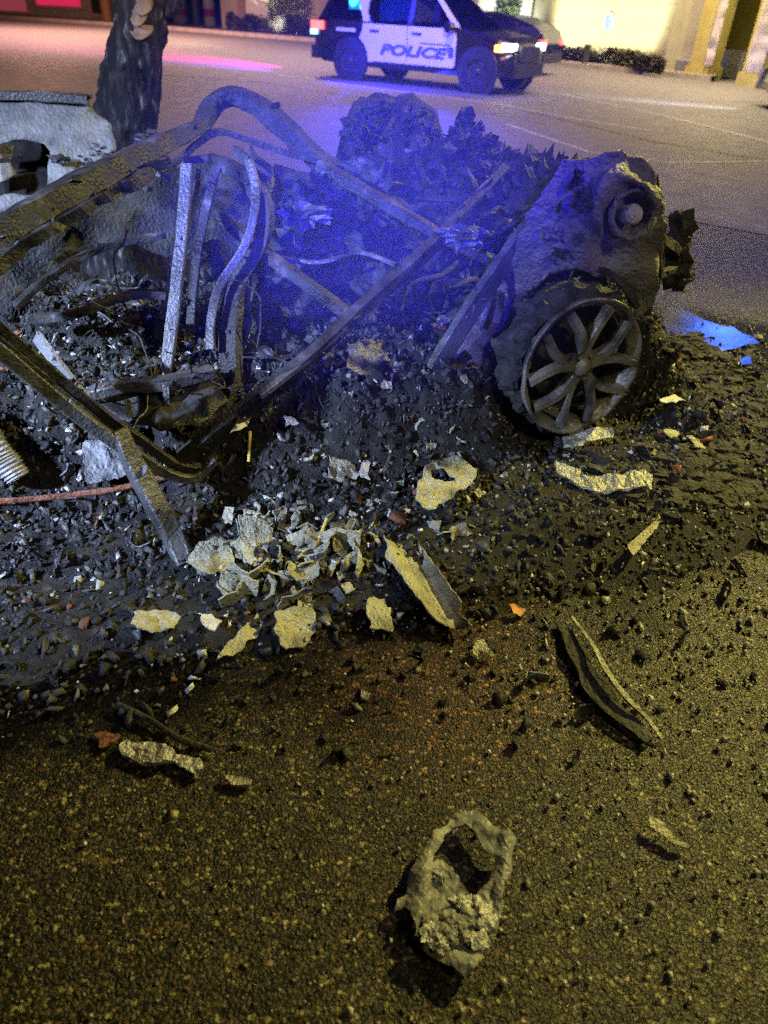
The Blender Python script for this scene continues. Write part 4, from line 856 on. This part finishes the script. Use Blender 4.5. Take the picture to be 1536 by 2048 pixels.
text_on(pc, 'POLICE', -.82, .58, .27, LETTER, fd, length=1.75)
B = MB(); B.cyl((1.0, -1.02, 1.15), (0, -1, 0), .09, .22, 12); part('wing_mirror', B, BLACKP)
B = MB(); B.box((2.12, -.90, .80), (2.32, -.56, .93)); part('headlight', B, WHITE_L); B = MB(); B.box((2.00, -.96, .78), (2.14, -.84, .90)); part('turn_signal', B, AMBER_L)
B = MB(); B.box((2.12, .56, .80), (2.32, .90, .93)); part('headlight', B, WHITE_L)
B = MB(); B.box((2.22, -.70, .32), (2.42, .70, .58)); part('front_bumper', B, TRIM)
B = MB(); B.box((2.28, -.48, .60), (2.40, .48, .88)); gr = part('grille', B, TRIM)
B = MB(); B.box((-2.84, -.90, .38), (-2.62, .90, .64)); part('rear_bumper', B, TRIM)
B = MB(); B.box((-2.78, -.985, .96), (-2.45, -.80, 1.12)); part('tail_light', B, RED_L); B = MB(); B.box((-2.78, .80, .96), (-2.45, .985, 1.12)); part('tail_light', B, RED_L)
B = MB(); B.box((-2.80, -.97, .86), (-2.66, -.86, .945)); part('side_marker', B, CYAN_L)
B = MB(); B.box((-1.9, .55, 1.10), (-.2, .60, 1.70)); B.box((-.25, -.6, .9), (-.20, .6, 1.62)); part('blue_catch_panel', B, INTER)  # pale panels added in the cabin to catch the blue light
B = MB(); B.box((.3, -.62, .9), (.45, -.15, 1.55)); B.box((.3, .15, .9), (.45, .62, 1.55)); part('seat', B, TRIM)
B = MB(); B.lathe((-1.72, -.60, 1.50), (0, 0, 1), [(0, -.13), (.20, -.13), (.21, .02), (.16, .12), (0, .14)], 16); part('beacon', B, emit('blue_beacon_lamp', (.02, .35, 1), 9))
B = MB(); B.box((-.35, -.62, 1.83), (-.05, -.05, 1.93)); bar = part('light_bar', B, BLUE_L); B = MB(); B.box((-.35, .05, 1.83), (-.05, .62, 1.93)); part('light_bar', B, BLUE_L)
T_ = Matrix.Translation(pc.location) @ Matrix.Rotation(hd, 4, 'Z')
lamp('cabin_beacon_light', 'POINT', T_ @ Vector((-1.5, -.3, 1.60)), 420, (.01, .03, 1), None, .01)
lamp('suv_side_fill', 'SPOT', T_ @ Vector((5.5, -9, 4)), 1700, (1, .85, .8), T_ @ Vector((0, -1, .8)), .3, 40)  # fill added to brighten the police car's side
lamp('light_bar_light', 'SPOT', T_ @ Vector((-.2, -1.1, 2.4)), 4000, (.04, .05, 1), (0, 3.5, .8), .1, 60)
lamp('tail_light_glow', 'SPOT', gp(606, 140) + Vector((0, 0, .45)), 26000, (1, .0, .45), gp(430, 122), .02, 46)
lamp('tail_marker_glow', 'SPOT', gp(606, 148) + Vector((0, 0, .40)), 8000, (.2, .03, 1), gp(420, 130), .02, 34)
lamp('blue_side_fill', 'SPOT', T_ @ Vector((-1.6, -3.4, 2.6)), 5200, (.03, .03, 1), T_ @ Vector((-.2, -.9, .5)), .1, 75)  # blue fill added beside the car to tint its black panels

def sedan(name, loc, rz, paint, lab, extra=True):
    r = empty(name, loc, rz, label=lab, cat='car')
    p = dict(w=.91, belt=.92, rw=.33, ra=.39, axles=(-1.38, 1.38),
        outline=[(-2.35, .45), (-2.38, .80), (-2.28, 1.02), (-2.0, 1.18), (-1.5, 1.33), (-.95, 1.41), (-.6, .96), (1.0, .93), (1.9, .80), (2.3, .66), (2.35, .42), (2.1, .24), (-2.1, .26)],
        roof=[(-1.45, 1.22), (-1.05, 1.36), (-.5, 1.43), (.1, 1.42), (.45, 1.33)],
        pillars=[([(-2.0, .92), (-1.4, .92), (-1.2, 1.28), (-1.45, 1.22)], paint), ([(-.25, .9), (-.15, .9), (-.18, 1.40), (-.28, 1.40)], TRIM), ([(1.0, .9), (1.15, .9), (.45, 1.36), (.36, 1.36)], paint)],
        windows=[([(-1.4, .93), (-.25, .93), (-.27, 1.38), (-1.0, 1.36), (-1.3, 1.2)], GLASS), ([(-.16, .93), (1.0, .93), (.38, 1.34), (-.2, 1.38)], GLASS)],
        screens=[((1.15, .93), (.45, 1.34), 'windscreen'), ((-2.0, .95), (-1.35, 1.26), 'rear_window')])
    part, panel, sy_, body = car_shell(r, p, paint)
    for s in (-1, 1):
        B = MB(); B.box((-2.40, s * .78 - .13, .74), (-2.22, s * .78 + .13, .86)); part('tail_light', B, RED_L)
        B = MB(); B.box((2.1, s * .72 - .15, .60), (2.32, s * .72 + .15, .70)); part('headlight', B, STEEL)
    B = MB(); B.box((-2.42, -.85, .30), (-2.33, .85, .52)); part('rear_bumper', B, TRIM)
    panel('door', [(-.9, .35), (-1.0, .9), (-.22, .9), (-.2, .35)], paint, .008); panel('door', [(-.18, .35), (-.2, .9), (.95, .9), (.95, .35)], paint, .008)
    return r, part, panel
g = gp(1072, 150); r2, part2, panel2 = sedan('parked_car', (g.x - 1.75, g.y + 1.1, 0), radians(153), NAVYP, 'dark blue sedan with red tail light half hidden behind the police car')
B = MB(); B.box((-1.15, .66, 1.0), (-.85, .70, 1.25)); part2('window_reflection', B, mat('reflection_tint', (.10, .16, .17), (.12, .2, .2), .6))  # pale box put in for a reflection in the sedan window
g = gp(1536, 222); r3, part3, panel3 = sedan('parked_car', (g.x + 2.45, g.y + .35, 0), radians(170), NAVYP, 'dark blue car whose front end just enters at the right edge')
for s in (-1, 1):
    B = MB(); B.box((2.33, s * .72 - .05, .32), (2.40, s * .72 + .05, .68)); part3('marker_strip', B, WHITEP)

g = gp(1560, 225); lamp('headlight_beam', 'SPOT', (g.x, g.y, .65), 3200, (.85, .92, 1), gp(1380, 208), .03, 40)
# ================================================================== buildings and planting beyond the kerb
CREAM = mat('cream_stone', (.42, .40, .28), (.52, .50, .36), .85, 0, 2, .2, 30); YELW = mat('yellow_render', (.50, .42, .12), (.62, .54, .18), .85, 0, 3, .2, 30)
BEIGE = mat('beige_wall', (.38, .33, .28), (.46, .40, .34), .85, 0, 2, .2, 30); WHT = mat('white_panel_paint', (.70, .70, .68), (.78, .78, .76), .7, 0, 3, .1, 30); MAUVE = mat('mauve_post_paint', (.28, .18, .17), (.34, .22, .20), .7); GREYS = mat('grey_step_stone', (.22, .22, .24), (.3, .3, .31), .85, 0, 3, .2, 20)
def slab(B, a, b, h, t, z0=0., grow=0.):
    a = Vector((a.x, a.y, 0)); b = Vector((b.x, b.y, 0)); d = (b - a).normalized(); n = Vector((-d.y, d.x, 0)); 
    if n.y < 0: n = -n
    a = a - d * grow - n * grow; b = b + d * grow - n * grow; t = t + 2 * grow
    q = [a, b, b + n * t, a + n * t]
    return B.add([v + Vector((0, 0, z0)) for v in q] + [v + Vector((0, 0, h)) for v in q], [(3, 2, 1, 0), (4, 5, 6, 7), (0, 1, 5, 4), (1, 2, 6, 5), (2, 3, 7, 6), (3, 0, 4, 7)])
def bld(name, lab, cat, loc): return empty(name, (loc.x, loc.y, 0), label=lab, cat=cat)
# sign wall
a, b = gp(1058, 112), gp(1322, 149); sw = bld('sign_wall', 'cream stone wall with round blue striped emblem, floodlit from the ground', 'wall', (a + b) / 2)
W1 = slab(MB(), a, b, 5.2, .4); wl = W1.build('wall', CREAM, sw)
d = (b - a).normalized(); nrm = Vector((-d.y, d.x, 0)); nrm = nrm if nrm.y > 0 else -nrm; wlen = (b - a).length
for k in range(8):
    B = MB(); slab(B, a - nrm * .012 + d * .01, b - nrm * .012 - d * .01, .62 * (k + 1) + .0, .03, .62 * k + .02); B.build('stone_course', CREAM, wl)
def on_wall(px, py, dist=0.):                       # wall point seen through a pixel
    r_ = ray(px, py); o = Vector((0, 0, EYE)); t = (a - o).dot(nrm) / r_.dot(nrm); return o + r_ * t - nrm * dist
ce = on_wall(1221, 43, .05); lg = MB(); lg.cyl(ce, -nrm, .27, .03, 40); em = lg.build('emblem', WHT, sw)
BLU = mat('emblem_blue', (.004, .03, .16), (.006, .05, .22), .5)
B = MB()
for k in range(7):                                   # slanted blue bands of the globe
    v = -.22 + k * .073; hw = sqrt(max(.001, .255 ** 2 - v * v)); q_ = ce - nrm * .034; dd = (d * .80 + Vector((0, 0, .60))).normalized(); nn = dd.cross(nrm).normalized(); th = .026 if k % 2 else .020
    pts_ = [(-hw, -th / 2), (-hw * .2, -th), (hw * .8, -th / 2), (hw * .8, th / 2), (-hw * .2, th), (-hw, th / 2)]
    B.add([q_ + dd * x + nn * (v + y) for x, y in pts_] + [q_ + dd * x + nn * (v + y) - nrm * .01 for x, y in pts_], [tuple(range(6)), tuple(range(6, 12))[::-1]] + [(i, (i + 1) % 6, 6 + (i + 1) % 6, 6 + i) for i in range(6)])
B.build('emblem_stripe', BLU, em)
for (px, e) in ((1150, 900), (1245, 1100)):
    f = on_wall(px, 110); f = Vector((f.x, f.y, .75)) - nrm * 1.5
    lamp('wall_floodlight', 'SPOT', f, e * 3.0, (1, .93, .55), f + nrm * 1.5 + Vector((0, 0, .55)), .02, 118)
    fl = empty('floodlight', (f.x, f.y, 0), label='small ground floodlight lighting the %s half of the sign wall' % ('near-car' if px < 1200 else 'pillar-side'), cat='floodlight')
    MB().box((f.x - .1, f.y - .16, .12), (f.x + .1, f.y - .06, .68)).build('housing', TRIM, fl); MB().cyl((f.x, f.y - .11, 0), (0, 0, 1), .02, .12, 8).build('stake', TRIM, fl)
# portico on the right: pilasters, pillars, recess
def pillar(lab, x0, x1, y0, y1, h, m, base=True, t=.7, ym=None):
    A_, B_ = gp(x0, y0), gp(x1, y1); r = bld('pillar', lab, 'pillar', (A_ + B_) / 2)
    slab(MB(), A_, B_, h, t).build('shaft', m, r)
    if base: slab(MB(), A_, B_, .34, t, 0, .07).build('base', m, r)
    return r
pillar('pale grey pilaster closing the sign wall', 1318, 1338, 146, 149, 5.2, CREAM, False)
pillar('narrow yellow pilaster behind the grey planter', 1330, 1358, 128, 132, 5.2, YELW, False)
pillar('second yellow pilaster, darker and half hidden by the first big pillar', 1366, 1386, 136, 139, 5.2, YELW, False)
p1 = pillar('big yellow pillar with a square base, left of the dark opening', 1372, 1408, 156, 160, 5.2, YELW)
p2 = pillar('bright pillar with crinkled white wrapping, right of the dark opening', 1476, 1508, 172, 176, 5.2, YELW)
WRAP = mat('crinkled_wrap', (.66, .56, .50), (.80, .74, .68), .35, 0, 6, 1.0, 12)
for pr, x0, x1, y0, y1 in ((p1, 1396, 1412, 158.8, 160.5), (p2, 1476, 1508, 172, 176)):
    A_, B_ = gp(x0, y0), gp(x1, y1); off_ = Vector((.02, -.14, 0)); vs = []; nu, nv = 10, 30
    for j in range(nv + 1):
        for i in range(nu + 1):
            p = (A_ + off_).lerp(B_ + off_, i / nu); z = .35 + 2.0 * j / nv; vs.append(Vector((p.x, p.y, z)) + Vector((0, 1, 0)) * .09 * noise.noise(Vector((p.x * 5, z * 3, 2))))
    o = link('wrapping', vs, [(j * (nu + 1) + i, j * (nu + 1) + i + 1, (j + 1) * (nu + 1) + i + 1, (j + 1) * (nu + 1) + i) for j in range(nv) for i in range(nu)], WRAP, pr, True); solid(o, .02)
port = bld('portico', 'yellow recessed entrance with grey steps behind the pillars', 'building', gp(1450, 140))
slab(MB(), gp(1385, 118), gp(1640, 150), 5.2, .3).build('back_wall', YELW, port)
slab(MB(), gp(1330, 147), gp(1372, 153), .42, .6).build('planter', GREYS, port)
slab(MB(), gp(1412, 150), gp(1476, 158), .75, .3).build('dark_panel', GREYS, port)
slab(MB(), gp(1508, 168), gp(1640, 185), .45, .5).build('plinth', YELW, port)
slab(MB(), gp(1372, 150), gp(1700, 190), 5.5, 2.5, 3.4).build('canopy', GREYS, port)
lamp('portico_light', 'POINT', gp(1440, 175) + Vector((-.3, -1.2, 2.6)), 330, (1, .85, .30), None, .15)
lamp('portico_light', 'POINT', gp(1450, 140) + Vector((.2, .5, 2.9)), 60, (1, .85, .25), None, .15)
lamp('portico_flood', 'SPOT', gp(1490, 186) + Vector((.0, 0, .25)), 260, (1, .86, .72), gp(1492, 172) + Vector((0, 0, 1.3)), .1, 50)
# long wall to the left with lit white panels and climbers
bw = [gp(445, 62), gp(640, 80), gp(860, 98), gp(1058, 112)]
for i in range(3):
    c_ = (bw[i] + bw[i + 1]) / 2; r = bld('boundary_wall', ('beige wall behind the left hedge', 'beige wall behind the police car', 'beige wall between police car and sign wall')[i], 'wall', c_); slab(MB(), bw[i], bw[i + 1], 4.5, .3).build('wall', BEIGE, r)
def wpt(px, d_=0.):
    for i in range(3):
        o = Vector((0, 0, 0)); r_ = ray(px, 90); r_.z = 0; q = bw[i + 1] - bw[i]; den = r_.x * q.y - r_.y * q.x; t = (bw[i].x * q.y - bw[i].y * q.x) / den; P_ = r_ * t; s = (P_ - Vector((bw[i].x, bw[i].y, 0))).dot(q) / q.length_squared
        if -.02 <= s <= 1.02: n = Vector((-q.y, q.x, 0)).normalized(); n = n if n.y > 0 else -n; return P_ - n * d_
    return r_ * 40 / r_.y
def wslab(name, lab, cat, x0, x1, h, m, d_, z0=.05, t=.08):
    A_, B_ = wpt(x0, d_), wpt(x1, d_); return tag(slab(MB(), A_, B_, h, t, z0).build(name, m), lab, cat)
wslab('wall_post', 'mauve post left of the lit climber near the police car tail', 'post', 486, 499, 4, MAUVE, .2, 0, .15); wslab('wall_post', 'mauve post just right of the police car windscreen', 'post', 938, 950, 4, MAUVE, .2, 0, .15)
for x0, x1, lab in ((500, 544, 'bright white panel left of the climber behind the police car'), (951, 987, 'bright white panel above the dark sedan roof'), (1030, 1056, 'white panel between the green climber and the sign wall')):
    wslab('lit_panel', lab, 'wall panel', x0, x1, 3.2, WHT, .15, .5)
def leafy(name, lab, cat, pts_fn, n, s, m, kind=None):
    B = MB()
    for _ in range(n):
        c_ = pts_fn(); k = s * random.uniform(.6, 1.4); q = Matrix.Rotation(random.uniform(0, 6), 3, 'Z') @ Matrix.Rotation(random.uniform(-1.3, 1.3), 3, 'X') @ Matrix.Rotation(random.uniform(-.8, .8), 3, 'Y')
        B.add([c_ + q @ Vector(v) * k for v in ((-1, 0, 0), (-.1, -.4, .08), (1, 0, 0), (-.1, .4, .08))], [(0, 1, 2, 3)])
    r = empty(name, tuple(Vector((B.v[0].x, B.v[0].y, 0))), label=lab, cat=cat); B.build('foliage', m, r)
    return r
LEAF = mat('lit_leaves', (.10, .16, .05), (.30, .34, .16), .5, island=.6); DLEAF = mat('dark_leaves', (.02, .022, .018), (.05, .04, .03), .7, island=.5); YLEAF = mat('yellowed_grass', (.12, .12, .04), (.22, .18, .06), .7, island=.5)
for x0, x1, lab, e, cc in ((546, 624, 'pale floodlit climber on the wall left of the police car', 420, (1, .95, .75)), (990, 1029, 'green floodlit climber between two white panels', 200, (.9, 1, .8))):
    A_, B_ = wpt(x0, .25), wpt(x1, .25)
    r = leafy('climbing_plant', lab, 'climber', lambda: A_.lerp(B_, random.random()) + Vector((random.gauss(0, .05), random.gauss(-.05, .12), random.uniform(.3, 3.6))), 2600, .09, LEAF)
    MB().tube([A_.lerp(B_, .5), A_.lerp(B_, .45) + Vector((0, 0, 1.6)), A_.lerp(B_, .55) + Vector((0, 0, 3.2))], .03, jit=.4, step=.1).build('stem', BARK, r)
    f = A_.lerp(B_, .5) + Vector((-.3, -1.6, .4)); lamp('climber_floodlight', 'SPOT', f, e * 2.5, cc, f + Vector((.3, 1.6, 1.1)), .01, 115)
def strip_fn(xa, xb, ya, yb, h):
    def f():
        t = random.random(); g_ = gp(xa + (xb - xa) * t, ya + (yb - ya) * t); dp = random.random(); return Vector((g_.x, g_.y + dp * .55, .08 + random.random() ** .8 * h * (.8 + .35 * noise.noise(Vector((t * 9, dp, 0))))))
    return f
leafy('hedge', 'low dark hedge along the wall left of the police car', 'hedge', strip_fn(452, 640, 66, 84, .85), 3600, .09, DLEAF)
leafy('hedge', 'low dark hedge at the foot of the sign wall', 'hedge', strip_fn(1050, 1325, 116, 156, .55), 4200, .07, DLEAF)
g_ = MB()
for _ in range(1500):
    t = random.random(); q = gp(1140 + 185 * t, 124 + 30 * t) + Vector((random.uniform(-.1, .1), random.uniform(.5, 1.0), .35)); l_ = random.uniform(.15, .38); sw_ = Vector((random.uniform(-.12, .12), random.uniform(-.12, .12), l_))
    g_.add([q, q + Vector((.012, 0, 0)), q + sw_], [(0, 1, 2)])
tag(g_.build('ornamental_grass', YLEAF), 'yellow floodlit grass blades along the top of the sign wall hedge', kind='stuff')
# left end: shop window glowing red, bollards, posts
sf_a, sf_b = gp(-160, 24), gp(236, 46); shop = bld('shop_front', 'shop front with crimson lit panes at the far left', 'building', (sf_a + sf_b) / 2)
slab(MB(), sf_a, sf_b, 4.2, .3).build('wall', BEIGE, shop)
sd = (sf_b - sf_a); sn = Vector((-sd.y, sd.x, 0)).normalized(); sn = sn if sn.y > 0 else -sn
def spt(px):
    r_ = ray(px, 30); r_.z = 0; t = (sf_a.x * sd.y - sf_a.y * sd.x) / (r_.x * sd.y - r_.y * sd.x); return r_ * t
CRIM = emit('crimson_pane', (.62, .02, .09), .9); DRED = emit('dim_red_pane', (.30, .05, .07), .7); FRAME = mat('pink_frame', (.45, .30, .28), (.5, .34, .32), .5)
for x0, x1, z0, m in ((-60, 58, .30, DRED), (80, 166, .66, CRIM), (188, 205, .4, TRIM)):
    fr = slab(MB(), spt(x0 - 8) - sn * .10, spt(x1 + 8) - sn * .10, 3.0, .09, z0 - .16).build('window_frame', FRAME, shop)
    slab(MB(), spt(x0) - sn * .13, spt(x1) - sn * .13, 2.9, .02, z0).build('pane', m, fr)
def post(name, lab, cat, x, y, r, h, m, band=None):
    g_ = gp(x, y); t = empty(name, (g_.x, g_.y, 0), label=lab, cat=cat)
    MB().lathe((g_.x, g_.y, 0), (0, 0, 1), [(0, 0), (r, 0), (r, h - .05), (r * .8, h), (0, h)], 24).build('post', m, t, False)
    if band: MB().lathe((g_.x, g_.y, 0), (0, 0, 1), [(r + .004, band[0]), (r + .008, band[0]), (r + .008, band[1]), (r + .004, band[1])], 24, True).build('band', REDB, t)
    return t
REDB = mat('red_band', (.50, .03, .03), (.6, .05, .04), .5)
post('bollard', 'thick white bollard with a red band, right of the dark post', 'bollard', 421, 52, .32, 3.2, WHT, (.45, .82)); post('bollard', 'wide pale pillar with a red band between tree and dark post', 'bollard', 362, 46, .42, 3.2, BEIGE, (.38, .72))
post('dark_post', 'slim dark post between the two banded bollards', 'post', 395, 56, .22, 3.5, TRIM); post('pink_post', 'pale pink post between crimson and dark panes', 'post', 177, 42, .16, 3.2, FRAME); post('orange_post', 'orange lit post left of the tree', 'post', 216, 46, .26, 2.6, mat('orange_paint', (.50, .22, .12), (.6, .28, .15), .6))
lamp('shop_lamp', 'POINT', gp(420, 80) + Vector((-.5, -1, 2.5)), 420, (1, .72, .50), None, .2)
lamp('shop_lamp', 'POINT', gp(120, 60) + Vector((0, -2, 3.2)), 700, (1, .45, .34), None, .2)
lamp('tree_up_light', 'SPOT', pt(300, 40, 4.6) + Vector((.55, -1.2, .25)), 26, (1, .66, .40), pt(300, 28, 4.6), .05, 24)

# ================================================================== haze added over the engine bay, tinted blue to make the blue veil
def blue_veil():
    bm = bmesh.new(); bmesh.ops.create_uvsphere(bm, u_segments=24, v_segments=14, radius=1); me = bpy.data.meshes.new('blue_veil'); bm.to_mesh(me); bm.free()
    m = bpy.data.materials.new('thin_veil'); m.use_nodes = True; n = m.node_tree.nodes; L = m.node_tree.links; n.remove(n['Principled BSDF'])
    v = n.new('ShaderNodeVolumePrincipled'); v.inputs['Color'].default_value = (.38, .40, 1, 1); v.inputs['Anisotropy'].default_value = -.1
    tc = n.new('ShaderNodeTexCoord'); ln = n.new('ShaderNodeVectorMath'); ln.operation = 'LENGTH'; L.new(tc.outputs['Object'], ln.inputs[0])
    mr = n.new('ShaderNodeMapRange'); mr.interpolation_type = 'SMOOTHERSTEP'; L.new(ln.outputs['Value'], mr.inputs[0]); mr.inputs[1].default_value = 0; mr.inputs[2].default_value = 1; mr.inputs[3].default_value = VEIL; mr.inputs[4].default_value = 0
    L.new(mr.outputs[0], v.inputs['Density']); L.new(v.outputs[0], n['Material Output'].inputs['Volume']); me.materials.append(m)
    o = bpy.data.objects.new('blue_veil', me); COL.objects.link(o); o.location = pt(780, 400, 2.75); o.scale = (1.25, .85, 1.0); tag(o, 'added haze making a blue veil over the engine bay', kind='stuff')
VEIL = .17
blue_veil()
